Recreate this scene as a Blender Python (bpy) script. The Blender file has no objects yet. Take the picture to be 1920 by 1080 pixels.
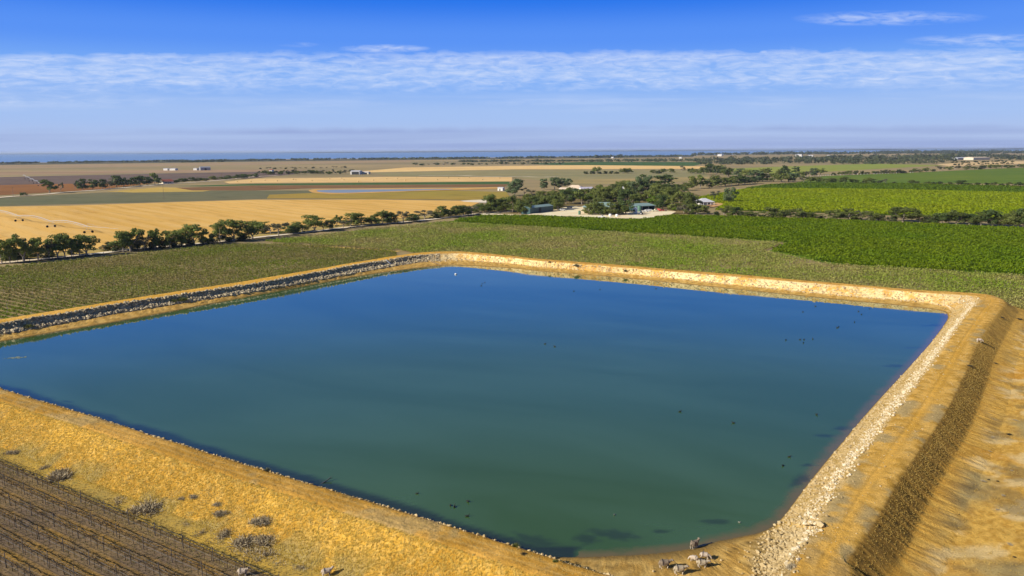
import bpy, math, random
import numpy as np
from mathutils import Vector, Matrix
random.seed(7); rng = np.random.default_rng(7)
sc = bpy.context.scene
COL = sc.collection

# ------------------------------------------------------------------ camera
F, P, R, H = 1500.0, math.atan((540-281.5)/1500.0), math.radians(.27), 46.0
fw = np.array([0, math.cos(P), -math.sin(P)]); up0 = np.array([0, math.sin(P), math.cos(P)]); rt0 = np.array([1., 0, 0])
ir = rt0*math.cos(R)-up0*math.sin(R); iu = rt0*math.sin(R)+up0*math.cos(R)
GZ = -.5                                     # level of the plain; the water of the dam is z = 0
def G(u, v, z=GZ):
    """point of the level z seen at photo pixel (u, v)"""
    d = fw*F+ir*(u-960)+iu*(540-v)
    return np.array([0, 0, H])+d*((z-H)/d[2])
def depth(p): return float((np.asarray(p, float)-np.array([0, 0, H]))@fw)
cam = bpy.data.cameras.new('camera'); co = bpy.data.objects.new('camera', cam); COL.objects.link(co)
cam.sensor_width = 36; cam.lens = F/1920*36; cam.clip_start = .5; cam.clip_end = 120000
m = Matrix(((ir[0], iu[0], -fw[0], 0), (ir[1], iu[1], -fw[1], 0), (ir[2], iu[2], -fw[2], H), (0, 0, 0, 1)))
co.matrix_world = m
sc.camera = co

# ------------------------------------------------------------------ helpers
def tag(o, label, cat, group=None, kind=None):
    o['label'] = label; o['category'] = cat
    if group: o['group'] = group
    if kind: o['kind'] = kind
    return o
def mesh(name, v, faces, mats=(), midx=None, smooth=False, attr=None):
    """faces: list of index arrays (n,k)"""
    me = bpy.data.meshes.new(name)
    v = np.asarray(v, np.float32); me.vertices.add(len(v)); me.vertices.foreach_set('co', v.ravel())
    loops = np.concatenate([np.asarray(f, np.int32).ravel() for f in faces])
    sizes = np.concatenate([np.full(len(f), np.asarray(f).shape[1], np.int32) for f in faces])
    st = np.zeros(len(sizes), np.int32); st[1:] = np.cumsum(sizes)[:-1]
    me.loops.add(len(loops)); me.loops.foreach_set('vertex_index', loops)
    me.polygons.add(len(sizes)); me.polygons.foreach_set('loop_start', st); me.polygons.foreach_set('loop_total', sizes)
    for mm in mats: me.materials.append(mm)
    if midx is not None: me.polygons.foreach_set('material_index', np.asarray(midx, np.int32))
    me.polygons.foreach_set('use_smooth', np.full(len(sizes), smooth, bool))
    if attr:
        for k, a in attr.items():
            a = np.asarray(a, np.float32)
            if a.ndim == 1:
                at = me.attributes.new(k, 'FLOAT', 'POINT'); at.data.foreach_set('value', a)
            else:
                at = me.attributes.new(k, 'FLOAT_COLOR', 'POINT'); at.data.foreach_set('color', np.c_[a, np.ones(len(a), np.float32)].ravel())
    me.update(calc_edges=True); me.validate()
    return me
def link(name, me, parent=None, loc=(0, 0, 0), rz=0):
    o = bpy.data.objects.new(name, me); COL.objects.link(o); o.location = loc; o.rotation_euler = (0, 0, rz)
    if parent: o.parent = parent
    return o
def empty(name, loc, rz=0, sc3=(1, 1, 1)):
    o = bpy.data.objects.new(name, None); COL.objects.link(o); o.location = loc; o.rotation_euler = (0, 0, rz); o.scale = sc3
    o.empty_display_size = .5
    return o
def dup(root, loc, rz=0, sc3=None):
    r = root.copy(); COL.objects.link(r); r.location = loc; r.rotation_euler = (0, 0, rz)
    if sc3 is not None: r.scale = sc3
    for ch in list(root.children):
        c = ch.copy(); COL.objects.link(c); c.parent = r
        for g in list(ch.children):
            d = g.copy(); COL.objects.link(d); d.parent = c
    return r
class MB:
    """collects boxes, bars, lathes into one mesh"""
    def __init__(s): s.v = []; s.f = []; s.m = []; s.n = 0
    def add(s, v, f, mi=0):
        v = np.asarray(v, float)
        for q in f: s.f.append([i+s.n for i in q]); s.m.append(mi)
        s.v.append(v); s.n += len(v)
    def box(s, x0, y0, z0, x1, y1, z1, mi=0):
        s.add([(x0, y0, z0), (x1, y0, z0), (x1, y1, z0), (x0, y1, z0), (x0, y0, z1), (x1, y0, z1), (x1, y1, z1), (x0, y1, z1)],
              [(3, 2, 1, 0), (4, 5, 6, 7), (0, 1, 5, 4), (1, 2, 6, 5), (2, 3, 7, 6), (3, 0, 4, 7)], mi)
    def bar(s, a, b, r, r2=None, n=6, mi=0):
        a = np.array(a, float); b = np.array(b, float); r2 = r if r2 is None else r2
        d = b-a; d /= np.linalg.norm(d)+1e-9
        x = np.cross(d, (0, 0, 1) if abs(d[2]) < .9 else (1, 0, 0)); x /= np.linalg.norm(x); y = np.cross(d, x)
        t = np.arange(n)*2*math.pi/n
        c = np.outer(np.cos(t), x)+np.outer(np.sin(t), y)
        s.add(np.r_[a+c*r, b+c*r2], [(i, (i+1) % n, n+(i+1) % n, n+i) for i in range(n)]+[tuple(range(n))[::-1], tuple(range(n, 2*n))], mi)
    def prism(s, pts, y0, y1, mi=0):
        n = len(pts)
        s.add([(p[0], y0, p[1]) for p in pts]+[(p[0], y1, p[1]) for p in pts],
              [tuple(range(n)), tuple(range(n, 2*n))[::-1]]+[(i, n+i, n+(i+1) % n, (i+1) % n) for i in range(n)], mi)
    def mesh(s, name, mats, smooth=False):
        me = bpy.data.meshes.new(name); me.from_pydata(np.concatenate(s.v).tolist(), [], s.f)
        for mm in mats: me.materials.append(mm)
        me.polygons.foreach_set('material_index', s.m)
        me.polygons.foreach_set('use_smooth', [smooth]*len(s.m)); me.update()
        return me
    def build(s, name, mat, parent=None, loc=(0, 0, 0), rz=0, smooth=False):
        return link(name, s.mesh(name, mat if isinstance(mat, (list, tuple)) else [mat], smooth), parent, loc, rz)
_h = rng.random((256, 256))
def vnoise(x, y, seed=0):
    x = np.asarray(x, float)+seed*37.7; y = np.asarray(y, float)+seed*91.3
    xi = np.floor(x).astype(int); yi = np.floor(y).astype(int); fx = x-xi; fy = y-yi
    fx = fx*fx*(3-2*fx); fy = fy*fy*(3-2*fy)
    g = lambda a, b: _h[a % 256, b % 256]
    return (g(xi, yi)*(1-fx)+g(xi+1, yi)*fx)*(1-fy)+(g(xi, yi+1)*(1-fx)+g(xi+1, yi+1)*fx)*fy
def fbm(x, y, oct=4, seed=0):
    s = 0; a = .5; t = 0
    for i in range(oct): s = s+a*vnoise(x*2**i, y*2**i, seed+i*3); t += a; a *= .55
    return s/t
def sstep(a, b, x): t = np.clip((x-a)/(b-a), 0, 1); return t*t*(3-2*t)
ONES = ['', 'first', 'second', 'third', 'fourth', 'fifth', 'sixth', 'seventh', 'eighth', 'ninth', 'tenth', 'eleventh', 'twelfth', 'thirteenth', 'fourteenth', 'fifteenth', 'sixteenth', 'seventeenth', 'eighteenth', 'nineteenth']
TENS = {2: ('twentieth', 'twenty'), 3: ('thirtieth', 'thirty'), 4: ('fortieth', 'forty'), 5: ('fiftieth', 'fifty'), 6: ('sixtieth', 'sixty')}
def nth(n):
    if n < 20: return ONES[n]
    t, o = divmod(n, 10)
    return TENS[t][0] if o == 0 else TENS[t][1]+'-'+ONES[o]

# ------------------------------------------------------------------ materials
class NT:
    def __init__(s, name):
        s.m = bpy.data.materials.new(name); s.m.use_nodes = True; s.t = s.m.node_tree; s.b = s.t.nodes['Principled BSDF']
    def n(s, typ, ins=None, **kw):
        q = s.t.nodes.new(typ)
        for k, v in kw.items(): setattr(q, k, v)
        for k, v in (ins or {}).items():
            if isinstance(v, bpy.types.NodeSocket): s.t.links.new(v, q.inputs[k])
            else: q.inputs[k].default_value = v
        return q
    def l(s, a, b): s.t.links.new(a, b)
    def math(s, op, a, b=None, c=None, clamp=False):
        q = s.n('ShaderNodeMath', operation=op, use_clamp=clamp)
        for i, v in enumerate((a, b, c)):
            if v is None: continue
            if isinstance(v, bpy.types.NodeSocket): s.l(v, q.inputs[i])
            else: q.inputs[i].default_value = v
        return q.outputs[0]
    def mix(s, f, a, b, bt='MIX'):
        q = s.n('ShaderNodeMix', data_type='RGBA', blend_type=bt)
        for sk, v in ((q.inputs[0], f), (q.inputs[6], a), (q.inputs[7], b)):
            if isinstance(v, bpy.types.NodeSocket): s.l(v, sk)
            elif isinstance(v, (int, float)): sk.default_value = v
            else: sk.default_value = (*v, 1)
        return q.outputs[2]
    def pos(s): return s.n('ShaderNodeNewGeometry').outputs['Position']
    def obj(s): return s.n('ShaderNodeTexCoord').outputs['Object']
    def noise(s, vec, scale, detail=4, rough=.6):
        return s.n('ShaderNodeTexNoise', {'Vector': vec, 'Scale': scale, 'Detail': detail, 'Roughness': rough}).outputs['Fac']
    def ramp(s, f, a, b):
        q = s.n('ShaderNodeMapRange', {0: f, 1: a, 2: b}, clamp=True); return q.outputs[0]
    def mapped(s, vec, rz=0, scale=(1, 1, 1), loc=(0, 0, 0)):
        return s.n('ShaderNodeMapping', {'Vector': vec, 'Rotation': (0, 0, rz), 'Scale': scale, 'Location': loc}).outputs[0]
    def done(s, col, rough=.9, spec=.15, bump=None, bstr=.5, bdist=.1):
        if isinstance(col, bpy.types.NodeSocket): s.l(col, s.b.inputs['Base Color'])
        else: s.b.inputs['Base Color'].default_value = (*col, 1)
        s.b.inputs['Roughness'].default_value = rough; s.b.inputs['Specular IOR Level'].default_value = spec
        if bump is not None:
            q = s.n('ShaderNodeBump', {'Height': bump, 'Strength': bstr, 'Distance': bdist}); s.l(q.outputs[0], s.b.inputs['Normal'])
        return s.m
def plain(name, c, c2=None, scale=2., rough=.7, spec=.3, metal=0.):
    t = NT(name)
    c2 = c2 or tuple(x*.75 for x in c)
    f = t.ramp(t.noise(t.obj(), scale), .35, .7)
    mm = t.done(t.mix(f, c, c2), rough, spec); t.b.inputs['Metallic'].default_value = metal
    return mm
def ground(name, c1, c2, c3=None, s1=.02, s2=.4, stripe=None, stretch=None, bump=.3):
    """earth / crop material in world metres: large patches c1-c2, small mottling c3, optional stripes (angle, spacing, colour, amount)"""
    t = NT(name); p = t.pos()
    pl = t.mapped(t.mapped(p, stretch[0]), 0, (stretch[1], stretch[2], 1)) if stretch else p
    f = t.ramp(t.noise(pl, s1, 5), .36, .64)
    col = t.mix(f, c1, c2)
    c3 = c3 or tuple(x*.6 for x in c1)
    g = t.noise(pl, s2, 3, .7)
    col = t.mix(t.ramp(g, .5, .75), col, c3)
    if stripe:
        ang, spc, sc_, amt = stripe
        q = t.mapped(p, ang, (1, 1, 1))
        w = t.n('ShaderNodeTexWave', {'Vector': q, 'Scale': .314/spc, 'Distortion': 1.5, 'Detail': 2, 'Detail Scale': .5}, wave_type='BANDS', bands_direction='Y')
        ww = t.ramp(w.outputs['Fac'], .35, .75)
        v = t.math('MULTIPLY', ww, t.math('MULTIPLY', t.ramp(t.noise(q, s1*2, 3), .3, .65), amt))
        col = t.mix(v, col, sc_)
    return t.done(col, .95, .1, bump=g, bstr=bump, bdist=.15)
def foliage(name, dark, light, var=.5, trans=.25):
    t = NT(name)
    r = t.n('ShaderNodeObjectInfo').outputs['Random']
    g = t.noise(t.pos(), .9, 3)
    col = t.mix(t.ramp(t.math('ADD', t.math('MULTIPLY', r, var), t.math('MULTIPLY', g, 1-var)), .2, .75), dark, light)
    t.done(col, .6, .2)
    q = t.n('ShaderNodeBsdfTranslucent', {'Color': col})
    mx = t.n('ShaderNodeMixShader', {0: trans}); t.l(t.b.outputs[0], mx.inputs[1]); t.l(q.outputs[0], mx.inputs[2])
    t.l(mx.outputs[0], t.t.nodes['Material Output'].inputs['Surface'])
    return t.m

# ------------------------------------------------------------------ light, sky, air
SUN_EL, SUN_AZ = math.radians(28), math.radians(27)        # light travels towards azimuth 27 deg from +X
to_sun = np.array([-math.cos(SUN_EL)*math.cos(SUN_AZ), -math.cos(SUN_EL)*math.sin(SUN_AZ), math.sin(SUN_EL)])
L = bpy.data.lights.new('sun', 'SUN'); L.energy = 4.9; L.angle = math.radians(.5); L.color = (1, .93, .80)
lo = bpy.data.objects.new('sun', L); COL.objects.link(lo); lo.rotation_euler = Vector(to_sun).to_track_quat('Z', 'Y').to_euler(); lo.location = (-200, -100, 200)
w = bpy.data.worlds.new('World'); sc.world = w; w.use_nodes = True
class WT(NT):
    def __init__(s, tree): s.t = tree
W = WT(w.node_tree); bg = W.t.nodes['Background']
d = W.n('ShaderNodeTexCoord').outputs['Generated']
d = W.n('ShaderNodeVectorMath', {0: d}, operation='NORMALIZE').outputs[0]
sx = W.n('ShaderNodeSeparateXYZ', {0: d})
el = W.math('MULTIPLY', W.math('ARCSINE', sx.outputs[2]), 180/math.pi)
az = W.math('MULTIPLY', W.math('ARCTAN2', sx.outputs[0], sx.outputs[1]), 180/math.pi)
elc = W.math('MULTIPLY', W.math('ARCTAN2', sx.outputs[2], W.math('ABSOLUTE', sx.outputs[1])), 180/math.pi)      # clouds lie in straight streets
sky = W.n('ShaderNodeTexSky', sky_type='NISHITA', sun_disc=False, sun_elevation=SUN_EL,
          sun_rotation=math.atan2(to_sun[0], to_sun[1]), air_density=1.0, dust_density=.3, ozone_density=2.0, altitude=50)
# the colour of the day's air: clear deep blue overhead, paling and lavender towards the horizon
tint = W.n('ShaderNodeValToRGB', {0: W.math('DIVIDE', el, 40)})
cr = tint.color_ramp; cr.interpolation = 'EASE'
def ramp_stops(cr, stops):
    while len(cr.elements) > 1: cr.elements.remove(cr.elements[-1])
    cr.elements[0].position = stops[0][0]; cr.elements[0].color = (*stops[0][1], 1)
    for p, c in stops[1:]: cr.elements.new(p).color = (*c, 1)
SKYT = [(0, (.42, .53, .83)), (.6/40, (.43, .55, .85)), (2.5/40, (.38, .55, .92)), (5/40, (.20, .43, .96)), (7.5/40, (.10, .30, .95)), (10.5/40, (.012, .175, .86)), (16/40, (.022, .135, .52)), (26/40, (.035, .085, .27)), (1, (.055, .09, .20))]
ramp_stops(cr, SKYT)
cv = W.n('ShaderNodeCombineXYZ', {0: az, 1: elc}).outputs[0]
def band(lo0, lo1, hi0, hi1, e=None):
    e = e or elc
    return W.math('MULTIPLY', W.ramp(e, lo0, lo1), W.math('SUBTRACT', 1, W.ramp(e, hi0, hi1)))
def blob(a, b, ra, rb):
    x = W.math('DIVIDE', W.math('SUBTRACT', az, a), ra); y = W.math('DIVIDE', W.math('SUBTRACT', elc, b), rb)
    return W.math('SUBTRACT', 1, W.math('ADD', W.math('MULTIPLY', x, x), W.math('MULTIPLY', y, y)), clamp=True)
def ae(u, v):
    q = fw*F+ir*(u-960)+iu*(540-v); q = q/np.linalg.norm(q)
    return math.degrees(math.atan2(q[0], q[1])), math.degrees(math.atan2(q[2], q[1]))
puff = W.n('ShaderNodeTexNoise', {'Vector': W.mapped(cv, 0, (.62, 2.9, 1)), 'Scale': 1.0, 'Detail': 9, 'Roughness': .66, 'Distortion': .55}).outputs['Fac']
sheet = W.n('ShaderNodeTexNoise', {'Vector': W.mapped(cv, .02, (.10, 1.2, 1), (3, 0, 0)), 'Scale': 1.0, 'Detail': 4, 'Roughness': .55}).outputs['Fac']
edge = W.n('ShaderNodeTexNoise', {'Vector': W.mapped(cv, 0, (.35, .0, 1)), 'Scale': 1.0, 'Detail': 4}).outputs['Fac']
e2 = W.math('ADD', elc, W.math('MULTIPLY', W.math('SUBTRACT', edge, .5), 1.0))
e3 = W.math('ADD', e2, W.math('MULTIPLY', W.math('SUBTRACT', puff, .5), 1.1))
main = W.math('MULTIPLY', W.math('MULTIPLY', W.ramp(e3, 3.9, 4.9), W.math('SUBTRACT', 1, W.ramp(e3, 6.45, 6.75))),
              W.math('ADD', W.math('MULTIPLY', W.ramp(puff, .38, .72), .62), W.math('MULTIPLY', W.ramp(sheet, .25, .75), .42)))
main = W.math('MULTIPLY', main, .92)
low = W.math('MULTIPLY', band(2.5, 3.2, 3.4, 4.1), W.math('MULTIPLY', W.ramp(sheet, .48, .72), .35))
c = W.math('MAXIMUM', main, low)
for (u0, v0, hw, hh, am) in ((1660, 34, 150, 14, .55), (1590, 36, 70, 12, .6), (1860, 76, 130, 13, .6), (720, 91, 85, 8, .85), (100, 190, 230, 16, .35), (1000, 192, 110, 7, .25),
                             (1255, 167, 80, 6, .45), (1434, 101, 11, 7, .8), (1375, 101, 14, 6, .6), (195, 104, 30, 6, .4), (560, 84, 40, 5, .2)):
    a0, b0 = ae(u0, v0)
    k = W.math('MULTIPLY', blob(a0, b0, hw/1500*57.3, hh/1500*57.3), W.ramp(W.math('ADD', W.math('MULTIPLY', puff, .8), W.math('MULTIPLY', sheet, .2)), .40, .70))
    c = W.math('MAXIMUM', c, W.math('MULTIPLY', k, am*1.3), clamp=True)
smoke = W.n('ShaderNodeTexNoise', {'Vector': W.mapped(cv, 0, (.05, 1.6, 1), (9, 1, 0)), 'Scale': 1.0, 'Detail': 4}).outputs['Fac']
sm = W.math('MULTIPLY', band(-.2, .2, 1.30, 1.70, W.math('ADD', elc, W.math('MULTIPLY', W.math('SUBTRACT', edge, .5), .7))), W.ramp(smoke, .3, .7))
nish = W.mix(1.0, sky.outputs[0], (.0, .0, .0), 'MIX')
skyc = W.n('ShaderNodeVectorMath', {0: sky.outputs[0], 1: (.022, .022, .022)}, operation='MULTIPLY').outputs[0]
base = W.n('ShaderNodeVectorMath', {0: tint.outputs[0], 1: (6.9, 6.9, 6.9)}, operation='MULTIPLY').outputs[0]
tot = W.n('ShaderNodeVectorMath', {0: base, 1: skyc}, operation='ADD').outputs[0]
tot = W.mix(W.math('MULTIPLY', sm, .70), tot, (2.15, 2.75, 4.9))
tot = W.mix(c, tot, (4.9, 5.6, 7.1))
W.l(tot, bg.inputs[0]); bg.inputs[1].default_value = .1
sc.view_settings.view_transform = 'Standard'; sc.view_settings.look = 'None'; sc.view_settings.exposure = .45; sc.view_settings.gamma = 1
sc.render.film_transparent = False
sc.cycles.max_bounces = 6; sc.cycles.diffuse_bounces = 2; sc.cycles.glossy_bounces = 3; sc.cycles.transparent_max_bounces = 4; sc.cycles.caustics_reflective = False

hz = MB(); hz.box(-60000, -600, -2.0, 60000, 50000, 52)
hm = bpy.data.materials.new('haze_air'); hm.use_nodes = True; ht = hm.node_tree
for q in list(ht.nodes):
    if q.type == 'BSDF_PRINCIPLED': ht.nodes.remove(q)
pv = ht.nodes.new('ShaderNodeVolumePrincipled'); pv.inputs['Density'].default_value = 3.4e-5; pv.inputs['Color'].default_value = (.70, .82, 1, 1); pv.inputs['Anisotropy'].default_value = .2
ht.links.new(pv.outputs[0], ht.nodes['Material Output'].inputs['Volume'])
tag(hz.build('haze', hm), 'thin blue haze over the plain and the far lake', 'haze', kind='stuff')

# ------------------------------------------------------------------ the plain: ground sheet, lake, fields, roads
def sheet_obj(name, pts, z, mat, label, cat):
    v = [(p[0], p[1], z) for p in pts]
    me = bpy.data.meshes.new(name); me.from_pydata(v, [], [list(range(len(v)))]); me.materials.append(mat); me.update()
    if me.polygons[0].normal.z < 0: me.flip_normals()
    return tag(link(name, me), label, cat, kind='structure')
def field(name, px, z, mat, label, cat='field'): return sheet_obj(name, [G(u, v, z)[:2] for u, v in px], z, mat, label, cat)
def strip(name, px, wdt, z, mat, label, cat):
    """road of constant width along a line of photo pixels"""
    c = np.array([G(u, v, z)[:2] for u, v in px]); c = resample(c, max(4.0, wdt))
    t = np.gradient(c, axis=0); t /= np.linalg.norm(t, axis=1)[:, None]; n = np.c_[-t[:, 1], t[:, 0]]
    wv = wdt*(.5+.12*(vnoise(np.arange(len(c))*.35, 3.)-.5))[:, None]
    a = c+n*wv; b = c-n*wv; k = len(c)
    v = np.c_[np.r_[a, b], np.full(2*k, z)]; i = np.arange(k-1)
    o = link(name, mesh(name, v, [np.c_[i+k, i+k+1, i+1, i]], [mat]))
    if o.data.polygons[0].normal.z < 0: o.data.flip_normals()
    return tag(o, label, cat, kind='structure')
def catmull(p, per):
    """p (n,d) open polyline, per: samples per segment list"""
    out = []
    q = np.r_[[2*p[0]-p[1]], p, [2*p[-1]-p[-2]]]
    for i in range(len(p)-1):
        a, b, c_, d_ = q[i:i+4]; t = (np.arange(per[i])/per[i])[:, None]
        lin = b+(c_-b)*t
        m1 = .5*(c_-a); m2 = .5*(d_-b); L1 = np.linalg.norm((c_-b)[:2])+1e-6
        m1 = m1*min(1, L1/(np.linalg.norm(m1[:2])+1e-6)); m2 = m2*min(1, L1/(np.linalg.norm(m2[:2])+1e-6))
        out.append((2*t**3-3*t**2+1)*b+(t**3-2*t**2+t)*m1+(-2*t**3+3*t**2)*c_+(t**3-t**2)*m2)
    out.append(p[-1:]); return np.concatenate(out)
def resample(c, step):
    per = [max(1, int(np.linalg.norm(c[i+1]-c[i])/step)) for i in range(len(c)-1)]
    return catmull(np.asarray(c, float), per)

gm = ground('plain_pasture', (.40, .29, .135), (.26, .21, .10), (.19, .165, .085), .0016, .02, stretch=(.05, .35, 1.4))
sheet_obj('ground', [(-45000, -400), (45000, -400), (45000, 45000), (-45000, 45000)], GZ, gm, 'flat dry farmland plain under all the fields', 'ground')
# lake in the distance
lk = NT('lake_water'); lk.done((.16, .29, .52), .40, .5, bump=lk.noise(lk.pos(), .05, 3), bstr=.2, bdist=.5)
shore_px = [(-300, 307.5), (0, 305.5), (240, 303), (480, 299), (720, 297), (960, 295), (1120, 293), (1300, 291), (1400, 289.2), (1520, 288.3), (1640, 286.6), (1760, 285.2), (1850, 284), (2100, 282.3)]
shore = [G(u, v)[:2] for u, v in shore_px]
sheet_obj('lake', shore+[(30000, 40000), (-30000, 40000)], GZ+.15, lk.m, 'pale blue lake stretching along the horizon', 'lake')
# far shore beyond the lake: low wooded land
fs = plain('far_shore_land', (.03, .045, .06), (.05, .055, .06), .002)
nx = 260; xs = np.linspace(-17000, 22000, nx); dd = 21500+1400*fbm(xs/9000, xs*0+2, 3)-1200*(xs > 9000)
hh = 26*np.clip(fbm(xs/1900, xs*0+5, 4)*2.4-.72, .05, 1.3)
v = np.r_[np.c_[xs, dd, np.full(nx, GZ-.4)], np.c_[xs, dd+150, GZ+hh], np.c_[xs, dd+900, GZ+hh*.7], np.c_[xs, dd+1500, np.full(nx, GZ-.4)]]
i = np.arange(nx-1)
tag(link('far_shore', mesh('far_shore', v, [np.c_[i+nx*k, i+1+nx*k, i+1+nx*(k+1), i+nx*(k+1)] for k in range(3)], [fs])), 'thin dark far shore on the horizon beyond the lake', 'hills', kind='structure')

C = lambda h: tuple(((int(h[i:i+2], 16)/255+.055)/1.055)**2.4 if int(h[i:i+2], 16) > 10 else int(h[i:i+2], 16)/3294.6 for i in (0, 2, 4))
def fmat(n, a, b, c_=None, k=1.25, **kw):
    f = lambda h: tuple(min(.85, x*k) for x in C(h))
    return ground(n, f(a), f(b), f(c_) if c_ else None, **kw)
ROWA = math.radians(-33.5)
soil = fmat('vineyard_soil', '85744f', '94805a', '6e6044', s1=.03, s2=.5, stripe=(-ROWA, 3.0, C('8f8540'), .5))
soil2 = fmat('vineyard_soil_near', '685846', '7a6648', '524636', s1=.09, s2=1.2, stripe=(-ROWA, 2.75, C('a8823a'), .8), bump=.6)
soilg = fmat('vineyard_grass', '4a6410', '5a7014', '3f5410', s1=.03, s2=.4)
gold = fmat('stubble_straw', 'd0a65a', 'be9446', 'a98038', s1=.012, s2=.10, stripe=(math.radians(49), 15, C('e0b972'), .6), stretch=(math.radians(49), .15, 1.3), bump=.1)
FL = [
 ('shore_flats', [(-300, 309), (0, 307), (480, 300), (960, 296), (1300, 292), (1300, 294.5), (960, 298), (480, 303), (0, 309.5), (-300, 312)], '4a4d3c', '57503c', 'dark scrubby flats along the near shore of the lake'),
 ('pasture', [(-300, 313), (0, 310), (480, 305), (770, 300), (770, 304), (480, 309), (0, 316), (-300, 320)], '8f7a5c', 'a08560', 'dull tan pasture strip nearest the lake on the left'),
 ('pasture', [(0, 322), (220, 320), (400, 318), (600, 318), (500, 322), (220, 325), (0, 328)], 'a2886a', '8b7152', 'pinkish tan pasture strip left of the white sheds'),
 ('ploughed_field', [(-300, 340), (0, 332), (225, 327), (480, 322), (620, 319), (480, 334), (330, 340), (0, 349), (-300, 358)], '5f5149', '6c5a4c', 'purple brown ploughed field behind the roadside trees'),
 ('bare_field', [(-300, 358), (0, 347), (90, 345), (300, 342), (180, 356), (0, 366), (-300, 380)], '8a5c2c', '75512c', 'orange brown bare field with the far irrigator'),
 ('pasture', [(-300, 384), (0, 371), (190, 361), (330, 358), (620, 357), (600, 371), (480, 373), (250, 380), (0, 386), (-300, 396)], '5f6144', '6a6548', 'grey green pasture strip behind the golden stubble'),
 ('dry_grass_field', [(200, 359), (300, 351), (420, 354), (380, 359), (250, 361)], 'b89a4a', 'a58c45', 'yellow green dry grass patch below the dirt road'),
 ('crop_field', [(330, 349), (480, 344.5), (955, 340.5), (955, 345), (480, 347.5), (380, 349.5)], '44602c', '3c5528', 'narrow dark green crop strip above the small pond'),
 ('ploughed_field', [(330, 352), (480, 348), (955, 345.5), (945, 350), (580, 353), (480, 357), (360, 357)], '6f5334', '7a5a36', 'brown ploughed strip just behind the small pond'),
 ('hay_field', [(420, 341), (480, 335), (730, 331.5), (960, 332), (960, 340), (480, 343), (430, 344)], 'c9a66c', 'd6b478', 'pale hay field dotted with bales'),
 ('stubble_field', [(655, 323), (760, 314), (960, 311), (1100, 309.5), (1340, 312), (1320, 316.5), (960, 317.5), (700, 323)], 'd9b67a', 'cfa968', 'long pale gold stubble strip near the lake'),
 ('pasture', [(700, 324), (960, 318.5), (1320, 318), (1330, 336), (1230, 345), (1080, 346), (960, 332), (730, 330)], '8d8258', '7a7752', 'grey olive pasture beyond the homestead'),
 ('pasture', [(1060, 338), (1330, 331), (1330, 335), (1230, 345), (1080, 344)], 'a08b5a', '8b7d50', 'tan pasture right behind the homestead trees'),
 ('olive_paddock', [(505, 365), (580, 362), (700, 361), (850, 357), (950, 360), (960, 376), (830, 374), (600, 372), (500, 372)], '8f7e34', '9b7d36', 'olive brown paddock on the near side of the pond'),
 ('crop_field', [(980, 307), (1100, 303.5), (1330, 304), (1300, 311), (1030, 309)], '3a5526', '435c28', 'distant dark green field near the lake'),
 ('crop_field', [(1340, 317), (1500, 311), (1640, 307), (1770, 310), (1600, 319), (1490, 326), (1360, 322)], '7d8836', '8a8a3c', 'pale olive vineyard between the far tree lines'),
 ('crop_field', [(1480, 345), (1545, 330), (1700, 324), (1920, 314), (2120, 308), (2120, 349), (1920, 345), (1700, 343), (1500, 346)], '4d661a', '67731f', 'green vineyard behind the second tree line at the right'),
 ('dry_clearing', [(1755, 308), (1830, 303), (1930, 302), (1930, 307), (1780, 312)], 'cdb283', 'b89a6a', 'pale dry clearing with scattered bushes on the far right'),
]
for k, (n_, px, a, b, lab) in enumerate(FL):
    kw = dict(s1=.004, s2=.05, stretch=(.1, .5, 1.6))
    field(n_, px, GZ+.03+.012*k, fmat(n_+str(k), a, b, **kw), lab)
field('stubble_field', [(-300, 400), (0, 387.5), (130, 385.5), (330, 379), (480, 374.5), (700, 374), (905, 377), (880, 388), (760, 408), (600, 425), (330, 455), (140, 470), (0, 480), (-300, 500)], GZ+.3, gold, 'large golden stubble field with mown stripes')
# small pond in the left fields
pondm = NT('pond_water'); pondm.done((.26, .31, .34), .45, .4, bump=pondm.noise(pondm.pos(), .4, 2), bstr=.1)
bankm = fmat('pond_earth', 'c49a58', 'b08848', s1=.03, s2=.3)
field('pond_bank', [(578, 357), (590, 354.2), (700, 353.4), (860, 352.2), (935, 351), (940, 353.5), (860, 356), (770, 358.7), (680, 362.5), (620, 364), (585, 361)], GZ+.32, bankm, 'tan earth rim around the small pond', 'bank')
pd = resample(np.array([G(u, v)[:2] for u, v in [(593, 358), (600, 356.8), (640, 355.9), (700, 355.6), (760, 355.3), (830, 354.9), (850, 355.8), (800, 357), (750, 358.8), (700, 360.2), (655, 361.8), (625, 361.9), (600, 360.5), (593, 358)]]), 4)[:-1]
sheet_obj('pond', pd, GZ+.36, pondm.m, 'small pale blue pond in the fields at left', 'pond')
field('salt_patch', [(863, 376.5), (885, 375), (912, 374), (912, 380), (895, 379.5), (870, 378)], GZ+.34, fmat('pale_earth', 'd9cdb8', 'c8b89a'), 'whitish bare earth patch at the edge of the stubble', 'ground')

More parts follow.
